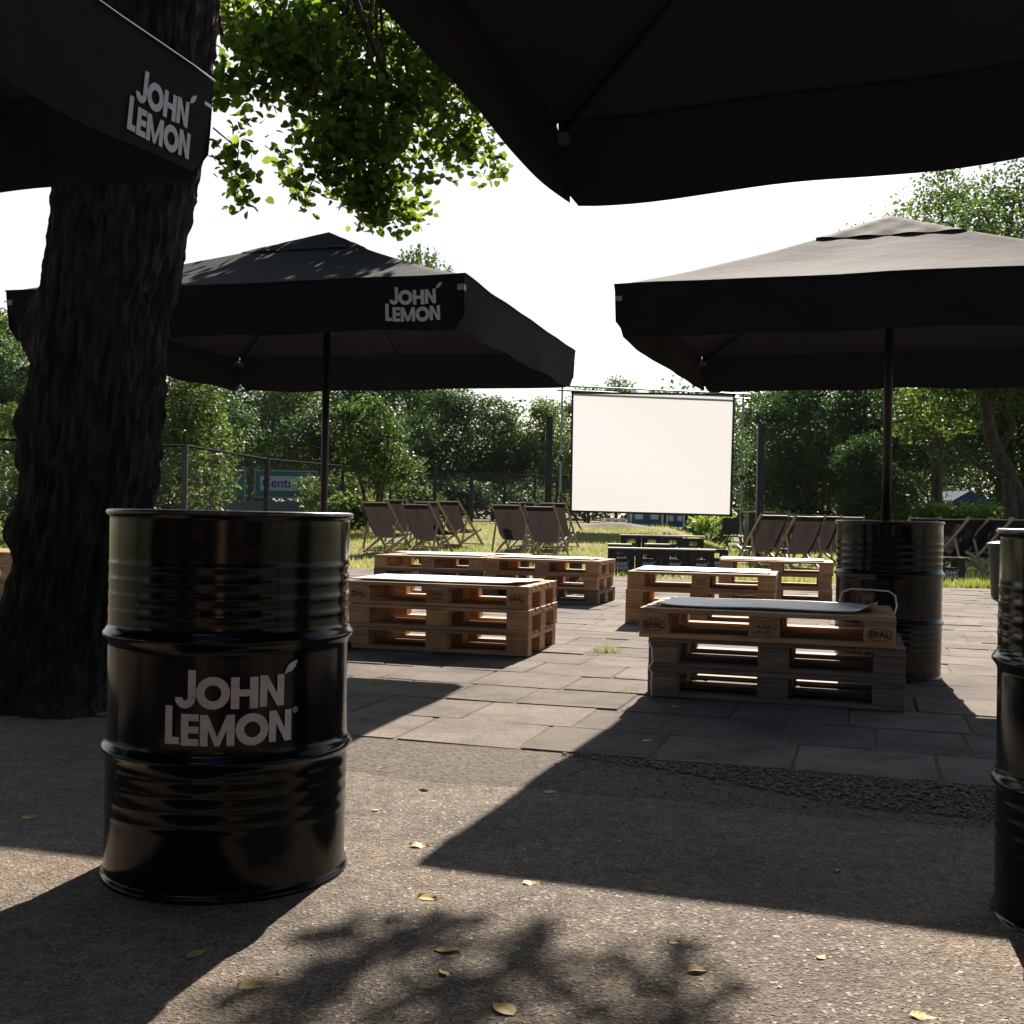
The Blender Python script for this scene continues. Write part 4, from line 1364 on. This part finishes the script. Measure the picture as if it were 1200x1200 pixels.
# ------------------------------------------------------------------ the near tree
def near_trunk():
    bm = NB()
    # centre line from pixels: (px centre, py, half width px)
    D = 5.25
    spec = [(72, 838, 118), (72, 812, 98), (78, 780, 84), (86, 730, 76), (92, 680, 73), (99, 620, 74), (107, 560, 78), (113, 500, 76), (117, 440, 74), (122, 380, 76), (132, 320, 82), (142, 260, 83), (150, 200, 85), (156, 120, 88), (162, 40, 92), (166, -30, 96), (172, -110, 102), (180, -200, 108), (190, -300, 110)]
    P = [at(px, py, D) for px, py, hw in spec]; Rr = [hw / F * D for _, _, hw in spec]
    P[0].z = -.05
    n = 120; rings = []
    # resample
    K = 170
    for i in range(K):
        s = i / (K - 1) * (len(P) - 1); a = int(min(s, len(P) - 2)); f = s - a
        c = P[a].lerp(P[a + 1], f); r = Rr[a] * (1 - f) + Rr[a + 1] * f
        ring = []
        for k in range(n):
            th = 2 * math.pi * k / n
            ca, sa = math.cos(th), math.sin(th)
            rr = r * .93 - .012
            # buttress flare
            fl = max(0, 1 - c.z / .45)
            rr *= 1 + fl * fl * .25 * (.5 + .5 * math.sin(th * 5 + 1))
            # burls on the left side
            for (bz, ba, bs, bh) in ((1.70, math.pi, .13, .12), (1.28, math.pi + .25, .14, .09), (1.10, math.pi - .1, .10, .085), (2.25, math.pi - .2, .11, .04), (.80, math.pi + .2, .12, .08), (.45, math.pi, .12, .07), (2.0, math.pi - .5, .05, .04)):
                da = math.atan2(math.sin(th - ba), math.cos(th - ba)) * r
                rr += bh * math.exp(-((c.z - bz) ** 2 + da * da) / (bs * bs)) * .75
            # furrows
            g = noise.noise(Vector((ca * 8 + .6 * noise.noise(Vector((ca * 2, sa * 2, c.z * 3))), sa * 8, c.z * 2.6))); g2 = noise.noise(Vector((ca * 19, sa * 19, c.z * 7 + 5)))
            rr += .020 * (1 - abs(g) * 3) + .012 * (1 - abs(g2) * 3) + .025 * noise.noise(Vector((ca * 1.4, sa * 1.4, c.z * 1.5)))
            rr += .010 * noise.noise(Vector((ca * 9, sa * 9, c.z * 18)))
            ring.append(bm.verts.new((c.x + ca * rr, c.y + sa * rr, c.z)))
        rings.append(ring)
    for i in range(K - 1):
        for k in range(n): bm.faces.new((rings[i][k], rings[i][(k + 1) % n], rings[i + 1][(k + 1) % n], rings[i + 1][k]))
    bm.faces.new(rings[-1])
    return bm, P[-1]
nt_ = empty('linden_tree', 'big tree with a thick rough trunk and overhanging leaves at left', 'tree', (0, 0, 0))
bm, topP = near_trunk(); obj('trunk', bm, M['bark'], nt_, True)
# limbs
def limb(bm, pts, r0, r1, n=9):
    pts = [Vector(p) for p in pts]; K = 14; Q = []; Rd = []
    for i in range(K):
        s = i / (K - 1) * (len(pts) - 1); a = int(min(s, len(pts) - 2)); f = s - a
        p = pts[a].lerp(pts[a + 1], f); j = .06 * (i / K)
        p = p + Vector((noise.noise(p * 1.3), noise.noise(p * 1.3 + Vector((9, 0, 0))), noise.noise(p * 1.3 + Vector((0, 9, 0))))) * j * 2
        Q.append(p); Rd.append(r0 + (r1 - r0) * (i / (K - 1)) ** .8)
    tube(bm, Q, Rd, n)
    return Q
NL = [  # lobes of the visible crown: (px, py, distance, radius_x, radius_y, radius_z in metres, leaves)
    (300, 20, 8.2, .50, .6, .34, 1500), (380, 30, 8.4, .55, .6, .40, 1900), (460, 40, 8.6, .55, .6, .42, 1900), (530, 70, 8.4, .38, .5, .40, 1300),
    (480, 120, 8.3, .55, .55, .32, 1900), (400, 120, 8.0, .34, .5, .34, 800), (440, 190, 8.1, .42, .45, .30, 1500), (400, 170, 7.9, .28, .4, .35, 750), (455, 245, 8.2, .28, .32, .15, 640), (285, 75, 7.6, .26, .35, .26, 600),
    (545, 170, 8.4, .26, .3, .20, 520), (578, 198, 8.4, .09, .1, .10, 60), (345, 205, 7.9, .16, .22, .24, 170), (360, 235, 7.9, .07, .1, .08, 30), (420, 240, 8.0, .14, .2, .10, 120), (345, 55, 7.7, .4, .4, .22, 900), (270, 120, 7.5, .14, .2, .18, 140),
    (275, 195, 7.2, .085, .1, .16, 110), (262, 180, 7.2, .05, .07, .05, 12), (283, 240, 7.2, .045, .06, .06, 14), (345, 100, 7.9, .22, .3, .16, 300),
    (80, 8, 7.5, .3, .4, .12, 250), (828, 222, 7.6, .03, .04, .04, 6)]
pl = []
for (px, py, d, rx, ry, rz, n) in NL:
    c = at(px, py, d)
    ncl = max(3, int(n * .66) // 9)
    dd = rng.normal(size=(ncl, 3)); dd /= np.linalg.norm(dd, axis=1)[:, None]
    rr = rng.random(ncl) ** .45
    cc = np.array(c[:]) + dd * np.array([rx, ry, rz]) * rr[:, None]
    q_ = np.repeat(cc, 9, axis=0) + rng.normal(size=(ncl * 9, 3)) * np.array([.05, .05, .055])
    pl.append(q_)
# crown above the frame
hi = [(-2.6, 7.0, 5.6, 1.6, 1.5, .8), (-1.0, 7.9, 5.4, 1.2, .9, .5), (-3.5, 4.5, 5.5, 1.6, 1.6, 1.0), (-1.8, 3.5, 5.6, 1.3, 1.3, .7), (-2.2, 5.4, 6.8, 2.2, 2.2, 1.2)]
P_ = clusters(hi, 700, 12, .16)
pl.append(P_)
# sprays that throw the leaf shadows on the foreground asphalt
def shadow_src(px, py, z):
    g = onground(px, py); return g + sdir * (z / sdir.z)
sprays = []
for (xa, ya, xb, yb, rr, n) in ((300, 1205, 430, 1110, .065, 60), (230, 1215, 330, 1165, .07, 40), (390, 1150, 450, 1082, .05, 34), (430, 1130, 575, 1052, .028, 60), (475, 1112, 575, 1098, .022, 26), (515, 1205, 610, 1120, .045, 60), (610, 1120, 662, 1058, .020, 34),
                              (600, 1165, 700, 1128, .024, 26), (640, 1200, 765, 1160, .035, 44), (755, 1205, 850, 1178, .05, 50), (785, 1105, 790, 1115, .02, 9), (440, 1205, 520, 1160, .055, 54), (760, 1160, 812, 1120, .02, 16)):
    k_n = max(3, n // 6)
    for i_ in range(k_n):
        f_ = i_ / (k_n - 1); px = xa + (xb - xa) * f_; py = ya + (yb - ya) * f_
        c = shadow_src(px, py, 4.1 + .12 * math.sin(px * .05))
        q_ = np.array(c[:]) + rng.normal(size=(max(1, int(n / k_n * .9)), 3)) * np.array([rr, rr * 1.3, rr])
        pl.append(q_)
    sprays.append(shadow_src((xa + xb) / 2, (ya + yb) / 2, 4.1)); sprays.append(shadow_src(xb, yb, 4.1))
allp = np.concatenate(pl)
# keep the leaves off the paths of sun where the ground is lit
sh = allp[:, :2] - np.outer(allp[:, 2] / sdir.z, np.array([sdir.x, sdir.y]))
keep = ~((sh[:, 0] > -1.0) & (sh[:, 1] > 2.55) & (sh[:, 1] < 9))
allp = allp[keep]
me = leaves('crown', allp, rng.uniform(.038, .075, len(allp)), .25, 'heart', .6)
link('crown', me, M['leaf_near'], nt_)
bm = NB()
O_ = topP
for tgt, r in (((-1.0, 7.9, 5.0), .10), ((-.9, 8.2, 3.9), .06), ((-2.0, 7.6, 4.0), .05), ((-3.8, 4.5, 5.5), .1), ((-1.8, 3.3, 5.8), .1), ((-.4, 8.5, 4.6), .06), ((0.9, 8.2, 4.7), .05)):
    tg = Vector(tgt); mid = O_.lerp(tg, .5) + Vector((0, 0, .5))
    limb(bm, [O_ - Vector((0, 0, .3)), mid, tg], r, .015)
br = [at(x, y, d) for x, y, d in ((250, 150, 7.3), (268, 165, 7.2), (280, 176, 7.2), (276, 200, 7.2), (279, 235, 7.2))]
tube(bm, br, [.006, .005, .004, .003, .002], 5)
for c in NL[:16]:
    e = at(c[0], c[1], c[2]); s = Vector((-1.0, 7.9, 4.9))
    mid = s.lerp(e, .5) + Vector((0, 0, .15)); limb(bm, [s, mid, e], .018, .004, 6)
prev = None
for c in sorted(sprays, key=lambda v: v.x):
    s = Vector((.9, 8.2, 4.65)); limb(bm, [s, s.lerp(c, .5) + Vector((0, 0, .08)), c], .010, .003, 5)
obj('limb', bm, M['bark2'], nt_, True)

# ------------------------------------------------------------------ background trees
def tree_proto(seed, H, r, base, kind, ncl, nper, leaf, lean=0.0, mat_='leaf_dark', lobn=9, stems=1, spread=.22, trunk_r=.12, fl=.3):
    """returns (trunk mesh, crown mesh), base at the origin"""
    rs = random.Random(seed)
    lobes = []
    for i in range(lobn):
        a = rs.uniform(0, 6.28); hh = (i + .5) / lobn
        prof = math.sin(math.pi * min(1, (.18 + hh * .80))) ** .7
        rr = r * prof * rs.uniform(.25, .72)
        z = base + (H - base) * (.1 + .82 * hh)
        s = r * rs.uniform(.34, .55) * (.6 + .5 * prof)
        lobes.append((rr * math.cos(a) + lean * hh, rr * math.sin(a), z, s, s, s * rs.uniform(.6, .95)))
    P = clusters(lobes, ncl, nper, spread, .35)
    cm = leaves('crown', P, rng.uniform(leaf * .6, leaf * 1.3, len(P)), fl)
    bm = NB()
    for s in range(stems):
        a = rs.uniform(0, 6.28) if stems > 1 else 0
        off = .25 if stems > 1 else 0
        tx = math.cos(a) * r * .45 * (stems > 1) + lean * .6; ty = math.sin(a) * r * .45 * (stems > 1)
        top = Vector((tx, ty, H * .85))
        Q = limb(bm, [(math.cos(a) * off, math.sin(a) * off, -.1), (tx * .35 + rs.uniform(-.15, .15), ty * .35, H * .3), (tx * .8, ty * .8, H * .6), top], trunk_r, .02, 9)
    for lb in lobes:
        z0 = min(H * .8, max(base * .7, lb[2] - r * .5)); fz = z0 / H
        limb(bm, [(lean * .5 * fz, 0, z0), ((lb[0] + lean * .5 * fz) / 2, lb[1] / 2, (z0 + lb[2]) / 2), lb[:3]], trunk_r * .32, .012, 6)
    tm = bpy.data.meshes.new('trunk'); bm.to_mesh(tm); bm.free()
    tm.polygons.foreach_set('use_smooth', [True] * len(tm.polygons))
    tm.materials.append(M['bark2']); cm.materials.append(M[mat_])
    return tm, cm
TP = {
    'darkA': tree_proto(1, 7.0, 2.6, 1.2, '', 720, 26, .14, 0, 'leaf_dark', 12, 1),
    'darkB': tree_proto(2, 7.5, 2.9, .8, '', 760, 26, .14, .3, 'leaf_dark', 13, 3, .24, .09),
    'midA': tree_proto(3, 7.0, 2.7, 1.0, '', 700, 26, .13, 0, 'leaf_mid', 12, 1),
    'midB': tree_proto(4, 8.0, 2.6, 1.4, '', 600, 22, .15, 0, 'leaf_mid', 12, 2, .2, .1),
    'multi': tree_proto(5, 6.0, 2.5, 2.1, '', 330, 22, .17, -.5, 'leaf_mid', 12, 5, .22, .095),
    'birch': tree_proto(6, 12.0, 3.2, 3.2, '', 760, 30, .12, 0, 'leaf_mid', 15, 1, .26, .2),
    'wide': tree_proto(7, 10.0, 4.4, 2.6, '', 1100, 28, .14, -.8, 'leaf_dark', 16, 2, .28, .22),
}
def put_tree(kind, px, d, H, label, rz=None, wide=1.0, group='trees behind the meadow', name='broadleaf_tree', cat='tree'):
    tm, cm = TP[kind]
    h0 = max(v.co.z for v in cm.vertices)
    s = H / h0
    x = (px - 600) / F * d
    t_ = empty(name, label, cat, (x, d, gz(x, d)), random.uniform(0, 6.28) if rz is None else rz, group)
    t_.scale = (s * wide, s * wide, s)
    link('trunk', tm, None, t_); link('crown', cm, None, t_)
    return t_
def Hpx(px, y, d): return at(px, y, d).z - gz((px - 600) / F * d, d)
T = [
    ('multi', 438, 30.5, 458, 'bright many-stemmed tree just behind the left deckchairs', 1.2, 1.0),
    ('midA', 345, 61, 425, 'leafy mid green tree over the lettered road sign', None, 1.1),
    ('midB', 222, 30, 415, 'pale green tree between the big trunk and the left parasol pole', None, 1.0),
    ('darkA', 215, 44, 400, 'dark tree showing right beside the big trunk', None, 1.2),
    ('darkB', 515, 47, 440, 'dark bushy tree above the fence, right of the many-stemmed tree', None, 1.1),
    ('darkA', 577, 48, 462, 'dark tree with russet tips above the fence, left of the black post', None, 1.0),
    ('midA', 636, 50, 462, 'fresh green tree behind the left black post', None, .9),
    ('midB', 690, 54, 448, 'tall slim tree peeping over the left end of the screen', None, .8),
    ('midA', 722, 56, 438, 'pointed tree peeping highest over the screen', None, .7),
    ('midB', 778, 56, 452, 'low tree crown just above the middle of the screen', None, .9),
    ('darkB', 830, 50, 450, 'dark tree behind the right half of the screen', None, 1.0),
    ('darkA', 905, 42, 452, 'dense dark tree just right of the screen behind the post', None, 1.0),
    ('darkB', 960, 40, 420, 'dense dark tree left of the right parasol pole', None, 1.05),
    ('darkA', 1012, 37, 430, 'dark tree directly left of the right parasol pole', None, 1.0),
    ('darkB', 1020, 33, 500, 'lower dark tree right behind the right deckchairs', None, .9),
    ('wide', 1090, 46, 400, 'broad dark tree beyond the bright shrubs at right', None, 1.0),
    ('wide', 1185, 27.5, 330, 'twisted dark tree leaning over the far right deckchairs', 2.4, .9),
    ('birch', 1175, 34, 175, 'tall tree rising above the right parasol at the right edge', None, 1.1),
    ('birch', 1098, 43, 178, 'tall thin-crowned tree peeping over the right parasol', None, 1.0),
    ('midB', 485, 62, 285, 'tall tree whose top shows above the left parasol', None, .55),
    ('darkA', 20, 50, 395, 'hazy dark tree at the left edge, nearest the big trunk', None, 1.1),
    ('midA', -20, 62, 345, 'taller pale hazy tree at the left edge of the photo', None, 1.0),
    ('midB', 15, 27, 470, 'low green tree at the left edge behind the fence', None, .8),
    ('darkB', 120, 48, 390, 'dark tree hidden mostly by the big trunk', None, 1.1),
    ('darkB', 300, 66, 400, 'far dark tree above the left fence', None, 1.2),
    ('darkA', 430, 58, 410, 'far dark tree behind the many-stemmed tree', None, 1.2),
]
for (k, px, d, yt, lb, rz, wd) in T:
    put_tree(k, px, d, Hpx(px, yt, d), lb, rz, wd)
# thick bent trunk of the tree at the right edge
tt = empty('bent_tree', 'bent dark trunk with low branches at the right edge behind the barrel', 'tree')
bm = NB()
limb(bm, [at(1200, 640, 25), at(1195, 590, 25), at(1180, 553, 24.8), at(1163, 520, 24.6), at(1156, 480, 24.6), at(1152, 450, 24.6), at(1150, 400, 24.6)], .22, .1, 12)
limb(bm, [at(1168, 530, 24.7), at(1190, 500, 24.7), at(1172, 470, 24.7), at(1190, 430, 24.7)], .1, .04, 9)
limb(bm, [at(1185, 560, 24.8), at(1150, 548, 24.5), at(1110, 520, 24.3), at(1080, 500, 24.2)], .07, .02, 8)
limb(bm, [at(1183, 640, 24.5), at(1183, 600, 24.5), at(1183, 560, 24.5)], .16, .13, 9)
obj('trunk', bm, M['bark2'], tt, True)
lob = [(*at(px, py, d)[:], r, r, r * .6) for px, py, d, r in ((1090, 470, 24.5, .7), (1130, 450, 24.6, .7), (1165, 440, 24.6, .7), (1200, 460, 24.7, .8), (1075, 500, 24.2, .45), (1120, 500, 24.3, .4), (1185, 400, 24.8, .9), (1110, 410, 24.8, .8), (1230, 420, 24.8, 1.0))]
link('crown', leaves('crown', clusters(lob, 620, 22, .13), rng.uniform(.06, .11, 620 * 22), .3), M['leaf_mid'], tt)

# shrubs
def shrub(px, d, w_, h, m, lb, n=220, leaf=.12, name='shrub', cat='shrub', group=None):
    x = (px - 600) / F * d; g_ = gz(x, d)
    lobes = []
    for i in range(6):
        lobes.append((x + random.uniform(-.4, .4) * w_, d + random.uniform(-.5, .5), g_ + h * random.uniform(.3, .7), w_ * .3, .6, h * .38))
    t_ = empty(name, lb, cat, (0, 0, 0), 0, group)
    link('foliage', leaves('foliage', clusters(lobes, n, 20, .13), rng.uniform(leaf * .6, leaf * 1.3, n * 20), .5), M[m], t_)
    bm = NB()
    for l in lobes: limb(bm, [(x, d, g_), ((x + l[0]) / 2, (d + l[1]) / 2, (g_ + l[2]) / 2), l[:3]], .02, .006, 5)
    obj('stem', bm, M['bark2'], t_, True)
SG = 'bright leafy shrubs at the meadow edge'
shrub(1065, 33, 2.0, 1.75, 'leaf_bright', 'bright yellow-green shrub just right of the right parasol pole', group=SG)
shrub(1110, 33.5, 2.2, 1.6, 'leaf_bright', 'bright yellow-green shrub left of the small blue roof', group=SG)
shrub(1150, 33, 2.0, 1.45, 'leaf_bright', 'bright yellow-green shrub in front of the blue roof', group=SG)
shrub(1192, 32.5, 1.8, 1.55, 'leaf_bright', 'bright yellow-green shrub at the right edge', group=SG)
shrub(838, 37, 1.1, 1.1, 'leaf_bright', 'small bright shrub below the right end of the screen', 90, group=SG)
shrub(905, 36, 2.2, 1.2, 'leaf_bright', 'shrub in the shade behind the right black post', 160, group=SG)
shrub(1020, 34, 1.8, 1.7, 'leaf_mid', 'mid green shrub left of the right parasol pole', 200, group=SG)
shrub(410, 31.5, 1.6, 1.2, 'leaf_mid', 'low shrub at the foot of the many-stemmed tree', 120, group=SG)
for i, (px, d, h, m_, lb) in enumerate(((470, 40, 1.6, 'leaf_mid', 'undergrowth bush behind the fence, right of the many-stemmed tree'), (530, 42, 1.5, 'leaf_dark', 'dark undergrowth bush behind the thick fence post'), (580, 43, 1.5, 'leaf_dark', 'dark undergrowth bush behind the fence near the middle deckchairs'),
                                   (625, 45, 1.8, 'leaf_mid', 'undergrowth bush behind the left black post'), (205, 27.5, 2.2, 'leaf_mid', 'bush on the fence right beside the big trunk'), (226, 31, 1.6, 'leaf_mid', 'bush left of the lettered road sign'),
                                   (404, 36, 1.7, 'leaf_mid', 'bush at the right end of the lettered road sign'), (15, 24.5, 1.8, 'leaf_mid', 'bush at the left edge behind the fence'), (950, 37, 1.4, 'leaf_dark', 'dark bush behind the right deckchairs'))):
    shrub(px, d, 2.6, h, m_, lb, 150, .12, 'bush', 'bush', 'undergrowth bushes')
# blue roof among the shrubs
RD = 48
tt = empty('shed', 'small shed with a blue-grey pitched roof among the shrubs at right', 'shed', ((1120 - 600) / F * RD, RD, 0), .2)
bm = NB(); box(bm, 0, 0, .75, 2.0, 1.8, 1.5); obj('wall', bm, M['concrete'], tt)
bm = NB()
vs = [bm.verts.new(v) for v in ((-1.5, -1.2, 1.5), (1.5, -1.2, 1.5), (1.5, 1.2, 1.5), (-1.5, 1.2, 1.5), (0, -1.0, 2.25), (0, 1.0, 2.25))]
for f in ((0, 1, 4), (1, 2, 5, 4), (2, 3, 5), (3, 0, 4, 5), (3, 2, 1, 0)): bm.faces.new([vs[i] for i in f])
obj('roof', bm, M['roof'], tt)
# far woods, one mass
lob = []
for i in range(60):
    px = -150 + i * 25; d = random.uniform(72, 90); x = (px - 600) / F * d
    yt = 455 if 520 < px < 800 else random.uniform(400, 440)
    if px < 60: yt = 365
    h = at(px, yt + 12, d).z
    lob.append((x, d, h * .5, 3.2, 3, h * .5)); lob.append((x + 1, d - 3, h * .3, 3.0, 3, h * .3))
link_ = link('far_woods', leaves('far_woods', clusters(lob, 5200, 26, .5, .2), rng.uniform(.18, .38, 5200 * 26), .3), M['leaf_dark'])
tag(link_, 'far wood reading as one dark green mass behind the trees', 'woods', kind='stuff')

# ------------------------------------------------------------------ unseen building and trees, added to darken barrel reflections and block sky light
M['cladding'] = wood('dark_cladding', (0.008, 0.006, 0.005), (0.013, 0.009, 0.008), (0.02, 0.013, 0.011))
M['cladding'].node_tree.nodes['Principled BSDF'].inputs['Specular IOR Level'].default_value = 0.05
bb = empty('unseen_building', 'unseen dark wooden building added behind the camera to darken reflections and shade', 'building', (0, -7, 0), UR)  # assumed building, put in so the barrels mirror something dark
bm = NB()
for i in range(52): box(bm, -13 + i * .5, 0, 2.1, .485, .12 + .02 * (i % 2), 4.2)
box(bm, 0, -2.6, 2.08, 25.6, 5.0, 4.1); obj('wall', bm, M['cladding'], bb)
bm = NB(); box(bm, 0, -1.0, 4.3, 27.0, 9.4, .18); obj('roof', bm, M['grey_metal'], bb)  # deep overhang added to keep sun off the mirrored front
M['glass'] = plain('dark_glass', (0.02, 0.022, 0.025), 0.08)
for x in (-8, -4, 3.5, 7.5):
    bm = NB(); box(bm, x, .10, 1.7, 1.6, .06, 1.2); wn = obj('window', bm, M['glass'], bb)
    bm = NB()
    box(bm, x, .12, 2.34, 1.76, .1, .08); box(bm, x, .12, 1.06, 1.76, .1, .08); box(bm, x - .84, .12, 1.7, .08, .1, 1.2); box(bm, x + .84, .12, 1.7, .08, .1, 1.2); obj('frame', bm, M['chairwood'], wn)
bm = NB(); box(bm, 0, .1, 1.05, 1.0, .06, 2.1); dr = obj('door', bm, M['chairwood'], bb)
bm = NB(); tube(bm, [(.36, .18, .95), (.36, .18, 1.15)], .012, 8); obj('handle', bm, M['grey_metal'], dr)
for i, (x, y, k, H) in enumerate(((-11, 1, 'wide', 9), (10.5, 2, 'wide', 10), (-9, -9, 'darkA', 12), (3, -14, 'darkB', 13), (12, -9, 'darkA', 12), (-15, 9, 'wide', 9))):
    t_ = put_tree(k, 600, 30, H, 'dark tree number beside the bar building', None, 1.0, 'trees round the bar building')
    t_.location = (x, y, 0)  # out-of-view trees, added to cut sky fill in the shade
    t_['label'] = ('broad tree at the left end of the bar building', 'broad tree at the right end of the bar building', 'tall unseen tree added behind the left end of the added building', 'tall unseen tree added behind the middle of the added building', 'tall unseen tree added behind the right end of the added building', 'broad tree left of the paving outside the picture')[i]

# ------------------------------------------------------------------ grass
def in_meadow(x, y):
    return (Vector((x, y, 0)) - E0).dot(V) > GR_D
def grass():
    n = 150000
    d = 16 + 22 * rng.random(n) ** 1.25; x = (rng.random(n) * 1.1 - .55) * d
    ok = ((x - E0.x) * V.x + (d - E0.y) * V.y) > GR_D - .06 + .12 * np.sin(x * 9) * np.sin(x * 3.1) + rng.normal(size=n) * .04
    x, d = x[ok], d[ok]
    dens = np.array([noise.noise(Vector((a * .5, b * .5, 3))) + .6 * noise.noise(Vector((a * 1.7, b * 1.7, 7))) for a, b in zip(x, d)])
    k = rng.random(len(x)) < .62 + dens * .9
    x, d, dens = x[k], d[k], dens[k]
    z = np.array([gz(a, b) for a, b in zip(x, d)])
    # longer tufts close to the paving edge
    edge = ((x - E0.x) * V.x + (d - E0.y) * V.y) - GR_D
    h = rng.uniform(.03, .09, len(x)) * (1 + .9 * np.clip(dens, 0, 1)) * (1 + .9 * np.exp(-np.abs(edge) / .4))
    a = rng.uniform(0, 6.28, len(x)); wd = rng.uniform(.004, .008, len(x)) * (1 + d / 30)
    lx, ly = rng.normal(size=len(x)) * h * .35, rng.normal(size=len(x)) * h * .35
    V_ = np.zeros((len(x), 3, 3))
    V_[:, 0] = np.stack([x - np.cos(a) * wd, d - np.sin(a) * wd, z - .005], 1); V_[:, 1] = np.stack([x + np.cos(a) * wd, d + np.sin(a) * wd, z - .005], 1); V_[:, 2] = np.stack([x + lx, d + ly, z + h], 1)
    tint = np.clip(.5 - dens * .8 + rng.normal(size=len(x)) * .18, 0, 1)
    me = np_mesh('grass', V_.reshape(-1, 3), np.arange(len(x) * 3), 3, np.repeat(tint, 3))
    tag(link('grass', me, M['grass_blade']), 'short patchy meadow grass around the deckchairs', 'grass', kind='stuff')
grass()
def tuft(px, py, n, r, h, lb, tl=.3):
    c = onground(px, py, .012)
    V_ = []; T_ = []
    for _ in range(n):
        a = random.uniform(0, 6.28); q_ = random.random() ** .7 * r
        x, y = c.x + math.cos(a) * q_, c.y + math.sin(a) * q_ * .7; hh = h * random.uniform(.4, 1); b = random.uniform(0, 3.14); wd = .0035
        V_ += [(x - math.cos(b) * wd, y - math.sin(b) * wd, .004), (x + math.cos(b) * wd, y + math.sin(b) * wd, .004), (x + random.gauss(0, .5) * hh, y + random.gauss(0, .5) * hh, hh)]
        T_ += [random.uniform(0, tl * 2)] * 3
    me = np_mesh('weed_tuft', np.array(V_), np.arange(n * 3), 3, T_)
    o = link('weed_tuft', me, M['grass_blade']); tag(o, lb, 'weed')
tuft(710, 764, 90, .09, .08, 'tuft of grass growing between the slabs, mid path')
tuft(440, 800, 40, .05, .05, 'small weed in the slab joint right of the logo barrel')
tuft(735, 812, 30, .05, .04, 'small weed at the left foot of the near right pallets')
tuft(1150, 680, 260, .5, .28, 'tall grass clump at the paving edge left of the litter bin')

# ------------------------------------------------------------------ fallen leaves
def fallen(px, py, s, rz, lb, dark=False):
    s *= .8
    p = onground(px, py, .006)
    if (p - E0).dot(V) > 0: p.z = .026
    bm = NB(); n = 7
    L = []; Rr = []; Md = []
    for i in range(n):
        t_ = i / (n - 1); wd = math.sin(math.pi * t_ ** .8) * .3 + .005; zc = .03 * math.sin(math.pi * t_) + (.04 + .04 * math.sin(px)) * math.sin(5 * t_ + px)
        Md.append(bm.verts.new((s * (t_ - .5), 0, s * zc * .6))); L.append(bm.verts.new((s * (t_ - .5), s * wd, s * (zc + .05 + .05 * math.sin(px * 3))))); Rr.append(bm.verts.new((s * (t_ - .5), -s * wd, s * (zc + .04 * math.cos(px * 2)))))
    for i in range(n - 1):
        bm.faces.new((Md[i], Md[i + 1], L[i + 1], L[i])); bm.faces.new((Rr[i], Rr[i + 1], Md[i + 1], Md[i]))
    me = bpy.data.meshes.new('blade'); bm.to_mesh(me); bm.free()
    a = me.attributes.new('tint', 'FLOAT', 'POINT'); a.data.foreach_set('value', [random.random()] * len(me.vertices))
    t_ = empty('fallen_leaf', lb, 'leaf', p, rz, 'fallen yellow leaves on the ground')
    link('blade', me, M['yellow_leaf'], t_)
    bm = NB(); tube(bm, [(s * .5, 0, .002), (s * .68, s * .04, s * .12), (s * .8, s * .12, s * .05)], s * .012, 5); obj('stalk', bm, M['yellow_leaf'], t_)
for args in ((443, 901, .055, .3, 'small curled leaf right of the logo barrel, highest on the asphalt'), (497, 925, .05, 2.5, 'small orange leaf near the paving edge, left of the parasol shadow'), (441, 949, .035, 1.2, 'tiny leaf close to the right side of the logo barrel'),
             (491, 991, .065, .1, 'yellow leaf at the left edge of the parasol shadow'), (501, 1052, .065, -.4, 'bright yellow leaf lying just in front of the shadow corner'), (624, 1034, .065, .2, 'greenish leaf inside the parasol shadow, lower middle'),
             (525, 1113, .07, .0, 'leaf in the leaf shadows, lower middle left'), (520, 1140, .04, 2, 'small rusty leaf below the leaf shadows'), (590, 1182, .08, 2.2, 'crumpled leaf at the bottom edge of the photo'), (645, 928, .055, .3, 'pale leaf inside the parasol shadow near the slabs'),
             (294, 1155, .065, .1, 'yellow leaf lying in the sun, lower left'), (230, 1118, .06, 1.0, 'dim leaf in the shadow of the logo barrel'), (817, 1137, .06, .2, 'orange leaf on the sunny asphalt, lower right middle'), (1082, 1191, .065, -.3, 'yellow leaf on the sunny asphalt at the lower right corner'),
             (963, 1121, .04, .8, 'tiny orange leaf on the sunny asphalt in the right half'), (790, 1104, .035, 0, 'tiny reddish leaf on the edge of the shadow, middle'), (981, 1020, .04, 1.1, 'pale scrap of leaf deep in the parasol shadow at right'), (758, 874, .05, .2, 'greenish leaf on the shaded slabs'),
             (790, 833, .05, -.6, 'brown leaf just in front of the near right pallets'), (960, 938, .06, .1, 'leaf lying on the gravel strip'), (34, 958, .05, .5, 'brown leaf in the shade at the far left'), (765, 1041, .05, .4, 'brown leaf in the shadow, right of the greenish one')):
    fallen(*args)

# ------------------------------------------------------------------ haze
bm = NB(); box(bm, 0, 95, 12, 460, 240, 28)
hz_, hn, hp = mat('thin_haze')
hn.nodes.remove(hp)
pv = hn.nodes.new('ShaderNodeVolumePrincipled'); pv.inputs['Color'].default_value = (.85, .93, 1, 1); pv.inputs['Density'].default_value = 0.0001; pv.inputs['Anisotropy'].default_value = 0.1
hn.links.new(pv.outputs[0], hn.nodes['Material Output'].inputs['Volume'])
o = obj('haze', bm, hz_); tag(o, 'thin pale haze softening the far trees', 'haze', kind='stuff')
